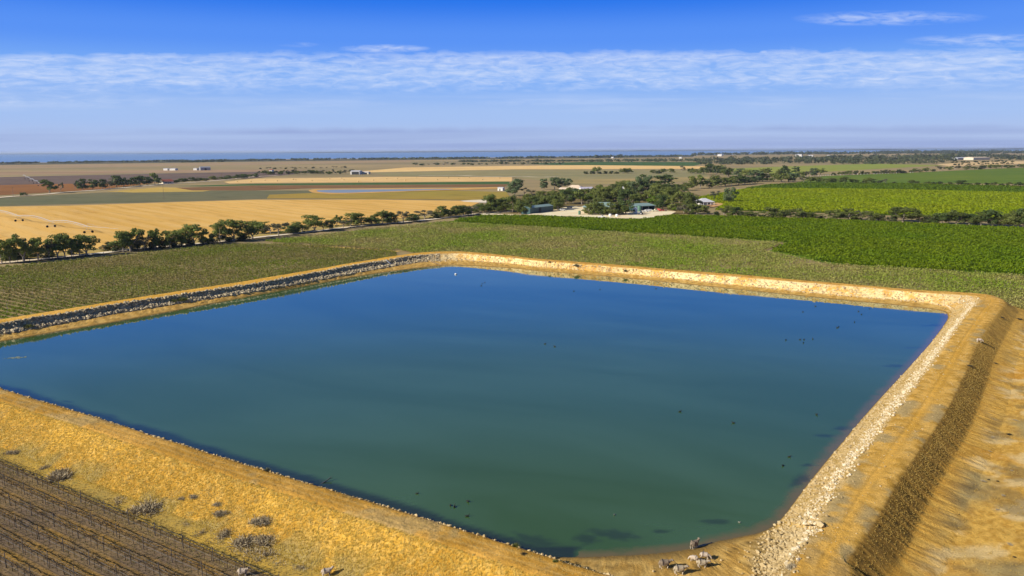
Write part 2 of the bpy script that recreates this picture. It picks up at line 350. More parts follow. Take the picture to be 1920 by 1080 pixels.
# ------------------------------------------------------------------ the dam: rails from water line to outer toe
n_ = np.array([.538, .843]); tn = np.array([-.843, .538]); near0 = np.array([2.2, 80.9])
def g3(u, v, z): q = G(u, v, z); return np.array([q[0], q[1], z])
ST = []          # W F I O, kind weights (left, far, right, near)
CZ = 3.0
def st(Wp, Fp, Ip, Op, kind, fz=.7): ST.append((g3(*Wp, 0), g3(*Fp, fz), g3(*Ip, CZ), g3(*Op, CZ), kind))
def stw(Wp, Fp, Ip, Op, kind, fz=1.0): ST.append((np.array([*Wp, 0.]), np.array([*Fp, fz]), np.array([*Ip, CZ]), np.array([*Op, CZ]), kind))
LF, FR, RT, NR = (1, 0, 0, 0), (0, 1, 0, 0), (0, 0, 1, 0), (0, 0, 0, 1)
stw((-134.5, 180), (-138, 181), (-143, 182), (-148.5, 184), (.6, 0, 0, .4), .7)
st((0, 640), (0, 629), (0, 606), (0, 598), LF); st((240, 599), (240, 585), (240, 566), (240, 559), LF)
st((480, 553), (480, 547), (480, 530), (480, 523), LF); st((680, 516), (680, 510), (680, 494), (680, 489), LF)
st((780, 503), (780, 493), (780, 479), (780, 473.5), (.8, .2, 0, 0)); st((830, 498), (830, 489), (830, 475), (830, 471.2), (.3, .7, 0, 0))
st((870, 498), (870, 488), (870, 475), (870, 471.5), FR); st((960, 503), (960, 494), (960, 483), (960, 479), FR)
st((1000, 507.5), (1000, 499), (1000, 488), (1000, 484), FR); st((1160, 520), (1160, 511.5), (1160, 500.5), (1160, 496), FR)
st((1320, 536), (1320, 528), (1320, 514), (1320, 509.5), FR); st((1600, 564), (1600, 556), (1600, 537), (1600, 533.5), FR)
st((1700, 574), (1720, 565), (1720, 547.5), (1720, 543), FR); st((1762, 582), (1785, 576), (1815, 554), (1846, 551), (0, .6, .4, 0))
st((1777, 592), (1793, 587), (1838, 561), (1882, 564), (0, .2, .8, 0)); st((1772, 606), (1785, 604), (1815, 587), (1871, 584), RT)
st((1744, 644), (1752, 641), (1779, 638), (1836, 636), RT); st((1694, 700), (1702, 699), (1735, 700), (1808, 698), RT)
st((1628, 772), (1638, 772), (1680, 772), (1770, 772), RT); st((1524, 896), (1535, 896), (1588, 896), (1684, 896), RT)
st((1465, 973), (1478, 973), (1532, 985), (1632, 985), RT)
stw((30.4, 91.1), (33.6, 89.0), (37.2, 88.0), tuple(G(1584, 1052, CZ)[:2]), RT, .8)
stw((24.6, 88.8), (29.0, 82), (31.4, 81.0), (35.2, 77.6), (0, 0, .6, .4)); stw((20.4, 86.8), (23.5, 73.0), (22.6, 68.8), (25.6, 63.4), (0, 0, .1, .9))
stw((12.5, 85.4), tuple(near0-tn*10+n_*1.7), tuple(near0-tn*10), tuple(near0-tn*11-n_*3.85), NR)
for s_ in (3, 30, 60, 90, 117, 140):
    b = near0+tn*s_; stw(tuple(b+n_*4.1), tuple(b+n_*1.9), tuple(b), tuple(b-n_*3.85), NR, 1.2)
stw((-131.5, 174.5), (-133.5, 172.5), (-136.5, 169.5), (-140, 166.5), (.2, 0, 0, .8)); ST.append(ST[0])
Wp = np.array([s[0] for s in ST])
seg = np.linalg.norm(np.diff(Wp, axis=0), axis=1)
segO = np.linalg.norm(np.diff(np.array([s[3] for s in ST]), axis=0), axis=1)
per = []
for k in range(len(ST)-1):
    mid = (Wp[k]+Wp[k+1])/2; dcam = np.linalg.norm(mid-np.array([0, 0, 46]))
    per.append(max(2, int(max(seg[k], segO[k])/(.24 if dcam < 200 else .42))))
rails = [catmull(np.array([s[j] for s in ST]), per)[:-1] for j in range(4)]
kw = catmull(np.array([s[4] for s in ST], float), per)[:-1]; kw = np.clip(kw, 0, 1); kw /= kw.sum(1)[:, None]
Wr, Fr, Ir, Or = rails
def outward():
    t = np.roll(Or, -6, 0)-np.roll(Or, 6, 0); t = t[:, :2]/np.linalg.norm(t[:, :2], axis=1)[:, None]
    n = np.c_[-t[:, 1], t[:, 0]]
    flip = ((Or-Ir)[:, :2]*n).sum(1) < 0; n[flip] *= -1
    for _ in range(3): n = (np.roll(n, 8, 0)+n+np.roll(n, -8, 0)); n /= np.linalg.norm(n, axis=1)[:, None]
    return n
on = outward()
wl, wf, wr, wn = kw.T
Mo = (3.4*wl+3.4*wf+3.7*wr+3.6*wn)[:, None]; Mz = .9*wl+.9*wf+.45*wr+1.0*wn
To = (6.4*wl+6.4*wf+7.8*wr+7.2*wn)[:, None]
Mr = np.c_[Or[:, :2]+on*Mo, Mz]; Tr = np.c_[Or[:, :2]+on*To, np.full(len(on), GZ+.06)]; Xr = np.c_[Or[:, :2]+on*(To+1.2), np.full(len(on), GZ-.25)]
inn = Wr-Fr; inn[:, 2] = 0; inn /= np.linalg.norm(inn, axis=1)[:, None]
Ur = Wr+inn*2.5; Ur[:, 2] = -.7
RL = [Ur, Wr, Fr, Ir, Or, Mr, Tr, Xr]; NS = [4, 9, 14, 16, 12, 11, 3]
rows = []; prof = []
for j in range(7):
    for q in range(NS[j]):
        t = q/NS[j]; rr0 = RL[j]*(1-t)+RL[j+1]*t
        if j == 2:      # the left bank has a stony bench below a steep upper face
            zb = np.interp(t, [0, .30, .58, .80, 1], [0, .22, .30, .95, 1]); rr0[:, 2] += kw[:, 0]*(RL[3][:, 2]-RL[2][:, 2])*(zb-t)
        rows.append(rr0); prof.append(j+t)
rows.append(Xr); prof.append(7.0)
V = np.stack(rows)                                   # (rows, n, 3)
prof = np.array(prof)[:, None]*np.ones((1, V.shape[1])); KW = np.broadcast_to(kw[None], (V.shape[0],)+kw.shape)
x, y = V[..., 0], V[..., 1]
wl, wf, wr, wn = np.moveaxis(KW, -1, 0)
nz = fbm(x*.9, y*.9, 4, 1); nb = fbm(x*.12, y*.12, 4, 2); nf = fbm(x*2.6, y*2.6, 3, 3); nl = fbm(x*.04, y*.04, 3, 4)
face = sstep(1.0, 1.4, prof)*(1-sstep(2.85, 3.1, prof)); crest = sstep(2.9, 3.15, prof)*(1-sstep(3.8, 4.0, prof)); outer = sstep(3.9, 4.1, prof)
arc = np.cumsum(np.linalg.norm(np.roll(Or, -1, 0)-Or, axis=1)); arcb = np.broadcast_to(arc[None], x.shape)
rill = fbm(arcb*1.6, prof*1.1, 3, 9)                 # erosion rills run down the slope
V = V.copy()
V[..., 2] += (nz-.5)*(.16*sstep(.95, 1.2, prof)+.35*face*(wl+wf*.8)+.15*outer*wn+.1*crest)+(nf-.5)*(.05+.16*face+.10*outer*wn)+(rill-.5)*outer*wr*.28*(1-sstep(5.6, 6.2, prof))+(nl-.5)*.5*sstep(2.2, 3.0, prof)*(1-sstep(5, 6, prof))
edgecut = np.exp(-((prof-3.0)/.07)**2)*.10+np.exp(-((prof-4.0)/.06)**2)*.10
V[..., 2] -= edgecut*(1+nz)
# albedo by what the surface is
def earth_col(X, Y):
    """bare ground outside the right bank: tan earth, pale scoured patches, grey weathered patches"""
    m = fbm(X*2.6, Y*2.6, 3, 3)*.6+fbm(X*.9, Y*.9, 4, 1)*.4; b1 = fbm(X*.05, Y*.05, 4, 43); b2 = fbm(X*.22, Y*.30, 5, 44)
    c = lerp(c3('d6ac54', 1.12), c3('b98e3c', 1.12), sstep(.40, .62, m))
    c = lerp(c, np.broadcast_to(c3('c48c30', 1.1), c.shape), sstep(.50, .66, b1)*.6)
    c = lerp(c, np.broadcast_to(c3('dfc58c', 1.1), c.shape), sstep(.50, .64, b2)*.75)
    g = sstep(.44, .62, fbm(X*.06+9, Y*.06, 5, 45)+.0035*(118-Y))
    c = lerp(c, lerp(c3('93835a', 1.05), c3('ab9a68', 1.05), sstep(.38, .62, fbm(X*.5, Y*.5, 4, 47))), g*.85)
    return lerp(c, np.broadcast_to(c3('6f6244', 1.0), c.shape), sstep(.58, .68, fbm(X*.16+4, Y*.13, 5, 46))*.55)
def c3(h, k=1.0): return np.array(C(h))*k
def lerp(a, b, t): return a*(1-t[..., None])+b*t[..., None]
K = 1.12
sand = lerp(c3('caa65e', K), c3('b08a44', K), sstep(.35, .65, nz)); wet = c3('7a6438')
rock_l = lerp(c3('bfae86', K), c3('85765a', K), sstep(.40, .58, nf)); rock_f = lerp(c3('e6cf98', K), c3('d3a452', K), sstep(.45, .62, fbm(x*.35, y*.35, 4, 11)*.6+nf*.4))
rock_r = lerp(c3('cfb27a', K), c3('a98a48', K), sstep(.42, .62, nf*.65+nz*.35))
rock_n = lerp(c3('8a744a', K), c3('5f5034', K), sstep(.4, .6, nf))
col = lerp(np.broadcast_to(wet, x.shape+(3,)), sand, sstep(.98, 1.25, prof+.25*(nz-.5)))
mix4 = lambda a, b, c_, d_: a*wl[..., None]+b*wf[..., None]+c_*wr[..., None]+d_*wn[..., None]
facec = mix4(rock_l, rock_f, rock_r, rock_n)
# strand line on the beach
fstart = 1.15*wr+1.95*(1-wr)
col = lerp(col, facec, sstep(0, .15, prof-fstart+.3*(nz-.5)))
col = lerp(col, np.broadcast_to(c3('5c4c2c'), col.shape), np.exp(-((prof-1.38-.25*(nb-.5))/.06)**2)*sstep(.45, .6, nf)*.8*(1-face*(prof > 2)))
track_o = lerp(c3('cf9f40', K), c3('dcac50', K), sstep(.35, .65, nb)); grassg = lerp(c3('d6ab58', K), c3('b98f3c', K), sstep(.35, .65, nz)); grey = c3('a3936a', K)
cr_l = track_o; cr_f = lerp(c3('cfa350', K), c3('b98a3e', K), sstep(.4, .6, nz))
u4 = prof-3
trk = np.exp(-((u4-.52-.1*(nl-.5))/.16)**2)
cr_r = lerp(grassg, track_o, np.clip(trk*1.2, 0, 1)); cr_r = lerp(cr_r, np.broadcast_to(grey, cr_r.shape), sstep(.52, .66, fbm(x*.25, y*.25, 4, 21))*.75*(1-trk))
cr_r = lerp(cr_r, np.broadcast_to(c3('8a6a2c', K), cr_r.shape), .35*np.exp(-((u4-.44)/.035)**2)+.35*np.exp(-((u4-.60)/.035)**2))
cr_n = lerp(lerp(c3('d0a04c', K), c3('b58836', K), sstep(.35, .65, nb)), np.broadcast_to(grey, grassg.shape), sstep(.55, .68, fbm(x*.18+3, y*.18, 4, 22))*.6)
cr_n = lerp(cr_n, np.broadcast_to(c3('d9b368', K), cr_n.shape), .5*np.exp(-((u4-.35)/.05)**2)+.4*np.exp(-((u4-.68)/.05)**2))
crc = mix4(cr_l, cr_f, cr_r, cr_n)
col = lerp(col, crc, sstep(2.93, 3.07, prof+.12*(nz-.5)))
on_ = lerp(lerp(c3('d0a342', K), c3('ba8d34', K), sstep(.38, .62, nb)), c3('dab565', K)*np.ones_like(grassg), sstep(.45, .7, nf)*.6)
on_ = lerp(on_, np.broadcast_to(c3('8f8358', K), on_.shape), sstep(.50, .62, fbm(x*.16, y*.16, 4, 31)+.12*(prof-5.4))*sstep(4.6, 5.8, prof)*.8)
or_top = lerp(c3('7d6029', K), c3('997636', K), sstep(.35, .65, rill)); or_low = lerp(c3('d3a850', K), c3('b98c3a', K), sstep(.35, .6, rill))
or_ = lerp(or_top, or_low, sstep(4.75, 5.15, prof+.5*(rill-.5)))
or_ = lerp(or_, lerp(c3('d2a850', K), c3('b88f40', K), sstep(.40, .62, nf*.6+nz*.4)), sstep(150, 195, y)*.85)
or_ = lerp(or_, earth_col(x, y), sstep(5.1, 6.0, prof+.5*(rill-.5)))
olf = lerp(c3('b79a50', K), c3('9a8146', K), sstep(.4, .6, nz))
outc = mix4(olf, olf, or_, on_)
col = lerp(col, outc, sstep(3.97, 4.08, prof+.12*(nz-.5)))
nr, ncol = prof.shape
idx = np.arange(nr*ncol).reshape(nr, ncol); i0 = idx[:-1]; i1 = idx[1:]
q = np.stack([i0, np.roll(i0, -1, 1), np.roll(i1, -1, 1), i1], -1).reshape(-1, 4)
t = NT('embankment_earth'); at = t.n('ShaderNodeAttribute', attribute_name='albedo').outputs['Color']
g1 = t.noise(t.pos(), 3.2, 5, .7); g2 = t.noise(t.pos(), 11., 3, .7)
cc = t.mix(t.ramp(g1, .42, .75), at, t.mix(1.0, at, (.74, .70, .64), 'MULTIPLY'))
cc = t.mix(t.math('MULTIPLY', t.ramp(g2, .58, .72), .55), cc, t.mix(1.0, at, (1.5, 1.5, 1.6), 'MULTIPLY'))
t.done(cc, .95, .1, bump=t.math('ADD', g1, t.math('MULTIPLY', g2, .4)), bstr=.8, bdist=.22)
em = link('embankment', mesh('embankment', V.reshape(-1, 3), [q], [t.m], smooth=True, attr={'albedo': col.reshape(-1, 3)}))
tag(em, 'ochre earth embankment ringing the square dam', 'embankment', kind='structure')
def flipcheck(o):
    if o.data.polygons[len(o.data.polygons)//2].normal.z < 0: o.data.flip_normals()
flipcheck(em)
# sampling points on the bank for rocks, grass and bushes
def bank_pt(k, p):
    """k index along the bank, p profile position 0..7"""
    k = int(k) % ncol; r = np.interp(p, prof[:, 0], np.arange(nr)); a = int(r); b = min(nr-1, a+1); return V[a, k]*(1-(r-a))+V[b, k]*(r-a)
flat = V.reshape(-1, 3)
def bank_near(u, v, z):
    """bank surface point under photo pixel (u, v): march down the ray"""
    o = np.array([0, 0, H]); dr = fw*F+ir*(u-960)+iu*(540-v); dr /= np.linalg.norm(dr)
    best = None
    pts = flat-o; s_ = pts@dr; dist = np.linalg.norm(pts-s_[:, None]*dr, axis=1)
    ok = np.where(dist < dist.min()+.25)[0]; kx = ok[np.argmin(s_[ok])]
    return flat[kx]

# water of the dam
poly = Wr[::4, :2]
def inside(px_, py_, pg):
    r_ = np.zeros(px_.shape, bool); j_ = len(pg)-1
    for i_ in range(len(pg)):
        xi_, yi_ = pg[i_]; xj_, yj_ = pg[j_]
        if yi_ != yj_: r_ ^= ((yi_ > py_) != (yj_ > py_))&(px_ < (xj_-xi_)*(py_-yi_)/(yj_-yi_)+xi_)
        j_ = i_
    return r_
wx, wy = np.meshgrid(np.arange(-142, 130, .8), np.arange(80, 328, .8))
pts = np.c_[wx.ravel(), wy.ravel()]; dmin = np.full(len(pts), 1e9)
for c_ in np.array_split(poly, 12): dmin = np.minimum(dmin, np.sqrt(((pts[:, None]-c_[None])**2).sum(-1)).min(1))
ins = inside(pts[:, 0], pts[:, 1], poly)
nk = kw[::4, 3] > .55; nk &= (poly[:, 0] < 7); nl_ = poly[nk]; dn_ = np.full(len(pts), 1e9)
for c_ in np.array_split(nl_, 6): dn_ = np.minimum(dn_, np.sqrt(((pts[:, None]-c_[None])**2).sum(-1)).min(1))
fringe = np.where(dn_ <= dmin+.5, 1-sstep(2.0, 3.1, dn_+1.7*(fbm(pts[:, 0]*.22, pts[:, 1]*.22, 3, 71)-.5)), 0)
nyw, nxw = wx.shape; idw = np.arange(nyw*nxw).reshape(nyw, nxw)
qw = np.stack([idw[:-1, :-1], idw[:-1, 1:], idw[1:, 1:], idw[1:, :-1]], -1).reshape(-1, 4)
use = (ins | (dmin < 1.3))[qw].all(1)
wz = np.c_[pts, np.zeros(len(pts))]; sd = np.where(ins, np.where(dn_ <= dmin+.5, 9.0, dmin), 0); fq = [qw[use]]
t = NT('dam_water'); p = t.pos()
big = t.n('ShaderNodeTexNoise', {'Vector': t.mapped(t.mapped(p, .45), 0, (.5, 1.7, 1)), 'Scale': .022, 'Detail': 4, 'Roughness': .6, 'Distortion': 1.2}).outputs['Fac']
deep = t.mix(t.ramp(big, .35, .65), (.042, .094, .016), (.056, .120, .042))
sdn = t.n('ShaderNodeAttribute', attribute_name='shore').outputs['Fac']
wob = t.math('MULTIPLY', t.math('SUBTRACT', t.noise(p, .35, 4), .5), 2.6)
sh = t.n('ShaderNodeMapRange', {0: t.math('ADD', sdn, wob), 1: 0., 2: 2.2}, interpolation_type='SMOOTHSTEP').outputs[0]
wcol = t.mix(sh, (.15, .115, .035), deep)
wn_ = t.noise(p, .55, 5, .7)
patch = None
for (u, v_, a_, b_, rz) in ((690, 936, 2.6, 1.4, -.6), (660, 919, 1.6, .8, -.4), (300, 812, 3.2, 1.2, -.3), (205, 780, 2.5, 1.1, -.5), (1005, 1016, 4.2, 1.5, -.45), (1043, 1037, 1.4, .5, .2), (1100, 1011, 1.8, 1.5, .3), (1152, 1002, 3.2, 1.6, -.3),
                      (1338, 978, 1.8, .8, 0), (1240, 996, 1.3, .6, 0), (1548, 817, 2.0, .9, 0), (1577, 803, 1.6, 1.2, .5), (1512, 872, 1.1, .7, 0), (1676, 686, 2.4, 1.3, .3), (1710, 652, 2.2, .7, 0), (1750, 610, 3.0, 1.1, .2), (127, 753, 1.6, .6, -.5), (1500, 900, 3.5, 1.0, .9)):
    c_ = G(u, v_, 0)
    q_ = t.n('ShaderNodeVectorMath', {0: p, 1: tuple(float(z) for z in c_)}, operation='SUBTRACT').outputs[0]
    q_ = t.mapped(q_, -rz, (1, 1, 1)); q_ = t.n('ShaderNodeVectorMath', {0: q_, 1: (1/a_, 1/b_, 1)}, operation='MULTIPLY').outputs[0]
    ln = t.n('ShaderNodeVectorMath', {0: q_}, operation='LENGTH').outputs['Value']
    patch = ln if patch is None else t.math('MINIMUM', patch, ln)
weed = t.n('ShaderNodeMapRange', {0: t.math('ADD', patch, t.math('MULTIPLY', t.math('SUBTRACT', wn_, .5), 2.6)), 1: .30, 2: 1.25, 3: .55, 4: 0.}, interpolation_type='SMOOTHSTEP').outputs[0]
weed = t.math('MAXIMUM', weed, t.math('MULTIPLY', t.n('ShaderNodeAttribute', attribute_name='fringe').outputs['Fac'], .85))  # fringe darkens a ragged band of water along the near bank
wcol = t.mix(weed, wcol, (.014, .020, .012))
rip = t.noise(t.mapped(p, .3, (1, 1.6, 1)), .9, 4)
calm = t.ramp(t.noise(t.mapped(p, .45, (1, 3.5, 1)), .012, 3), .42, .62)
t.done(wcol, .05, .60, bump=t.math('MULTIPLY', rip, t.math('ADD', .25, calm)), bstr=.045, bdist=.12)
t.b.inputs['IOR'].default_value = 1.75
t.l(t.math('ADD', .02, t.math('MULTIPLY', calm, .04)), t.b.inputs['Roughness'])
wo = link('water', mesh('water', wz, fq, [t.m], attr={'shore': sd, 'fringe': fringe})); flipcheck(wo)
tag(wo, 'blue green water filling the square dam', 'water', kind='structure')

# bare earth outside the right bank
ge = np.arange(0, 1.0001, 1/150); 
bx = np.linspace(18, 175, 300); by = np.linspace(30, 250, 400); BX, BY = np.meshgrid(bx, by)
# keep only what lies outside the right bank's toe
da, db = np.array([39.0, 76.0]), np.array([131.5, 207.0]); tt = (db-da)/np.linalg.norm(db-da); nn = np.array([tt[1], -tt[0]])
dist = (BX-da[0])*nn[0]+(BY-da[1])*nn[1]; lon = (BX-da[0])*tt[0]+(BY-da[1])*tt[1]
bz = GZ+.05+.5*(fbm(BX*.12, BY*.12, 4, 41)-.4)*sstep(4, 9, dist)+.12*(fbm(BX*1.1, BY*1.1, 3, 42)-.5)
bc = earth_col(BX, BY)
nyb, nxb = BX.shape; idb = np.arange(nyb*nxb).reshape(nyb, nxb)
qb = np.stack([idb[:-1, :-1], idb[:-1, 1:], idb[1:, 1:], idb[1:, :-1]], -1).reshape(-1, 4)
cd = dist.ravel()[qb].mean(1); cl = lon.ravel()[qb].mean(1); ok = (cd > -2.5)&(cd < 75)&(cl > -70)&(cl < 178-.35*cd)
eo = link('bare_earth', mesh('bare_earth', np.c_[BX.ravel(), BY.ravel(), bz.ravel()], [qb[ok]], [em.data.materials[0]], smooth=True, attr={'albedo': bc.reshape(-1, 3)}))
flipcheck(eo); tag(eo, 'patchy tan and grey bare earth below the right bank', 'ground', kind='structure')

# ------------------------------------------------------------------ vineyards
def poly_px(px): return np.array([G(u, v)[:2] for u, v in px])
kcorner = int(np.argmax((kw[:, 1] > .5) & (np.arange(ncol) > 20))); kright = int(np.argmax((kw[:, 2] > .5) & (np.arange(ncol) > kcorner)))
LP = np.r_[[G(-150, 622)[:2]], Tr[30:kcorner-25:14, :2], poly_px([(742, 472.5), (640, 466), (548, 460), (470, 459), (400, 462), (190, 484.5), (107, 493), (0, 503), (-150, 519)])]
MP = np.r_[poly_px([(752, 471)]), Tr[kcorner:kright-20:14, :2], poly_px([(1990, 600), (2080, 560), (2080, 533), (1920, 519.5), (1560, 498), (1430, 472), (1470, 456.5), (1100, 433), (835, 417), (700, 431), (600, 443), (490, 454), (560, 458.5), (650, 464)])]
GPX = [(840, 415.5), (905, 405.5), (1010, 406.5), (1100, 410.5), (1190, 413.5), (1255, 405), (1345, 407), (1500, 412), (1700, 420), (1920, 430.5), (2090, 439), (2090, 530), (1920, 517.5), (1560, 496), (1440, 471), (1478, 455), (1100, 431.5)]
QPX = [(1300, 374), (1375, 356), (1440, 347.5), (1500, 344.5), (1700, 345.5), (1920, 351), (2100, 356), (2100, 423), (1920, 414), (1700, 405), (1500, 398), (1340, 394), (1360, 384)]
sheet_obj('vineyard_soil', LP, GZ+.04, soil, 'brown soil under the vines left of the dam', 'soil')
sheet_obj('vineyard_soil', MP, GZ+.05, soil, 'brown soil under the olive vines beyond the far bank', 'soil')
sheet_obj('vineyard_soil', poly_px(GPX), GZ+.06, soilg, 'ground under the bright green vines before the homestead', 'soil')
sheet_obj('vineyard_soil', poly_px(QPX), GZ+.06, soilg, 'ground under the bright green vines right of the homestead', 'soil')
def leafmat(name, a, b, c_, s1=.03, trans=.3):
    t = NT(name); p = t.pos()
    f = t.ramp(t.noise(p, s1, 4), .36, .64); g = t.ramp(t.noise(p, 1.1, 3, .7), .4, .72)
    col = t.mix(g, t.mix(f, a, b), c_); t.done(col, .6, .15)
    q = t.n('ShaderNodeBsdfTranslucent', {'Color': col}); mx = t.n('ShaderNodeMixShader', {0: trans})
    t.l(t.b.outputs[0], mx.inputs[1]); t.l(q.outputs[0], mx.inputs[2]); t.l(mx.outputs[0], t.t.nodes['Material Output'].inputs['Surface'])
    return t.m
lm_l = leafmat('vine_leaf_olive', (.19, .26, .012), (.29, .25, .08), (.16, .16, .04), .025)
lm_m = leafmat('vine_leaf_dry', (.23, .35, .015), (.42, .36, .13), (.24, .24, .06), .02)
lm_g = leafmat('vine_leaf_green', (.135, .215, .003), (.19, .245, .006), (.085, .145, .003), .02)
lm_q = leafmat('vine_leaf_lime', (.25, .325, .004), (.30, .335, .008), (.185, .25, .004), .012)
lm_q2 = leafmat('vine_leaf_deep', (.10, .17, .006), (.13, .19, .008), (.075, .125, .005), .012)
postm = plain('weathered_post', (.30, .26, .19), (.22, .19, .14), 3)
def leaf_quads(cn, size, up=.6, ax=None):
    n = len(cn); nr_ = rng.normal(size=(n, 3)); nr_[:, 2] = np.abs(nr_[:, 2])+up
    nr_ /= np.linalg.norm(nr_, axis=1)[:, None]
    a = np.cross(nr_, rng.normal(size=(n, 3))); a /= np.linalg.norm(a, axis=1)[:, None]; b = np.cross(nr_, a)
    s1 = (size*(.6+.8*rng.random(n)))[:, None]*.5; s2 = s1*(.6+.5*rng.random(n))[:, None]
    v = np.stack([cn-a*s1-b*s2, cn+a*s1-b*s2*.6, cn+a*s1*.8+b*s2, cn-a*s1*.7+b*s2*.9], 1).reshape(-1, 3)
    return v, np.arange(4*n).reshape(n, 4)
def post_boxes(p, h, r):
    n = len(p); o8 = np.array([(-1, -1, 0), (1, -1, 0), (1, 1, 0), (-1, 1, 0), (-1, -1, 1), (1, -1, 1), (1, 1, 1), (-1, 1, 1)], float)*[r, r, 1]
    v = p[:, None, :]+o8[None]*np.r_[1, 1, h]
    f = np.array([(0, 1, 5, 4), (1, 2, 6, 5), (2, 3, 7, 6), (3, 0, 4, 7), (4, 5, 6, 7)])
    return v.reshape(-1, 3), (np.arange(n)[:, None, None]*8+f[None]).reshape(-1, 4)
def vine_rows(pg, spacing, dens, hgt, wid, leaf, mat, label, group, ang=ROWA, posts=0, patch=.0, cover=1.0, rag=0.):
    d_ = np.array([math.cos(ang), math.sin(ang)]); n_2 = np.array([-d_[1], d_[0]])
    s_ = pg@n_2; k0 = math.ceil(s_.min()/spacing); cnt = 0
    for kk in range(k0, int(s_.max()/spacing)+1):
        off = kk*spacing; ts = []
        for i_ in range(len(pg)):
            a, b = pg[i_], pg[(i_+1) % len(pg)]; sa, sb = a@n_2-off, b@n_2-off
            if (sa > 0) != (sb > 0): q_ = a+(b-a)*sa/(sa-sb); ts.append(q_@d_)
        ts.sort()
        segs = [(ts[i_], ts[i_+1]) for i_ in range(0, len(ts)-1, 2) if ts[i_+1]-ts[i_] > 5]
        if not segs: continue
        for t0, t1 in segs:
            t0 += rag*rng.random(); t1 -= rag*rng.random()
            if t1-t0 < 3: continue
            n = int((t1-t0)*dens*cover); tt_ = rng.uniform(t0, t1, n)
            wob_ = (fbm(tt_*.45, np.full(n, kk*7.3), 2, 5)-.5)
            hh_ = hgt*(.35+.65*rng.random(n))*(1+.5*wob_)
            xy = d_[None]*tt_[:, None]+n_2[None]*(off+rng.normal(size=n)*wid*.45)[:, None]
            if patch:
                keep = fbm(xy[:, 0]*.03, xy[:, 1]*.03, 4, 61)*.75+fbm(xy[:, 0]*.35, xy[:, 1]*.35, 2, 62)*.35 > patch*rng.uniform(.75, 1.25, n)
                keep |= rng.random(n) < .15
                xy = xy[keep]; hh_ = hh_[keep]
            if len(xy) < 4: continue
            v, f = leaf_quads(np.c_[xy, GZ+hh_], leaf); mi = np.zeros(len(f), int); fs_ = [f]; mats = [mat]
            if posts:
                tp = np.arange(t0+rng.uniform(0, min(posts, t1-t0)), t1, posts); pp = np.c_[d_[None]*tp[:, None]+n_2[None]*off, np.full(len(tp), GZ)]
                pv_, pf_ = post_boxes(pp+rng.normal(size=(len(pp), 3))*[.1, .1, 0], 1.7, .04)
                fs_.append(pf_+len(v)); v = np.r_[v, pv_]; mi = np.r_[mi, np.ones(len(pf_), int)]; mats = [mat, postm]
            o = link('vine_row', mesh('vine_row', v, fs_, mats, mi)); tag(o, label, 'vine row', group); cnt += 1
    return cnt
nv = [vine_rows(LP, 3.0, 24, 1.2, .36, .32, lm_l, 'olive green trellised vine row between the dam and the gravel road', 'vine rows left of the dam', posts=14, patch=.36),
      vine_rows(MP, 3.0, 24, 1.3, .8, .38, lm_m, 'thin olive brown vine row with pale posts beyond the far bank', 'vine rows beyond the far bank', posts=18, patch=.44),
      vine_rows(poly_px(GPX), 3.0, 18, 1.6, 1.35, .56, lm_g, 'dense bright green vine row in front of the homestead trees', 'bright vine rows before the homestead', rag=6.)]
qa, qb_ = poly_px(QPX), poly_px([(1280, 352), (1440, 353.5), (1640, 355.5), (1920, 362.5), (2100, 367)])
vine_split = [(1320, 369.5), (1400, 355), (1500, 355), (1640, 356.5), (1920, 363), (2100, 367.5)]
Q1 = poly_px(QPX[:1]+vine_split+QPX[7:]); Q2 = poly_px(vine_split[::-1][:-2]+QPX[1:7] if False else [(1375, 358)]+[(1400, 354.5), (1500, 354.5), (1640, 356), (1920, 362.5), (2100, 367)]+[(2100, 356), (1920, 351), (1700, 345.5), (1500, 344.5), (1440, 347.5)])
nv += [vine_rows(Q1, 3.4, 8, 1.7, 1.9, .90, lm_q, 'lime green vine row behind the hedge of trees at right', 'lime vine rows at right'),
       vine_rows(Q2, 4.2, 5, 1.7, 2.2, 1.15, lm_q2, 'deep green vine row at the far edge of the lime vineyard', 'deep green vine rows at right')]
print('vine rows', nv)

# roads and tracks
gravel = fmat('pale_gravel', 'dccbb4', 'c9b79c', 'bba88a', s1=.05, s2=.8)
dirt = fmat('farm_track_dirt', 'c8a25a', 'b39050', s1=.06, s2=.6)
ROAD = [(-160, 507.5), (0, 492.5), (107, 482.5), (190, 474), (253, 466.5), (320, 460.5), (400, 454), (480, 445), (567, 436), (660, 425), (770, 415), (865, 404.5), (905, 399.5), (960, 397)]
strip('gravel_road', ROAD, 5.5, GZ+.42, gravel, 'pale gravel road running beside the roadside gum trees', 'road')
strip('dirt_road', [(-100, 378), (0, 370), (25, 368), (55, 366.3), (93, 363.3), (117, 360.8), (142, 358.8), (175, 356.7), (208, 353.7), (250, 350.3), (300, 346), (325, 344), (400, 339), (480, 331), (520, 329)], 9, GZ+.42, gravel, 'pale dirt road across the brown fields at left', 'road')
strip('farm_track', [(525, 459.5), (580, 461.5), (640, 464), (700, 468), (748, 471.5)], 3.6, GZ+.12, dirt, 'tan track between the two olive vineyards', 'track')
strip('farm_track', [(785, 329.5), (860, 329), (885, 330), (943, 331.7), (980, 331), (1010, 332), (1047, 331.3)], 9, GZ+.45, gravel, 'whitish track through the grey pasture beyond the pond', 'track')
strip('field_margin', [(200, 470.5), (330, 456.5), (480, 441), (600, 427.5), (760, 411), (870, 399)], 14, GZ+.36, fmat('verge_grass', 'a78f50', '8c7f4c', s1=.05, s2=.4), 'dry grass verge under the roadside gum trees', 'verge')
strip('field_margin', [(-160, 502), (0, 487), (110, 477), (200, 469)], 16, GZ+.36, bpy.data.materials['verge_grass'], 'dry grass verge under the leftmost gum trees', 'verge')
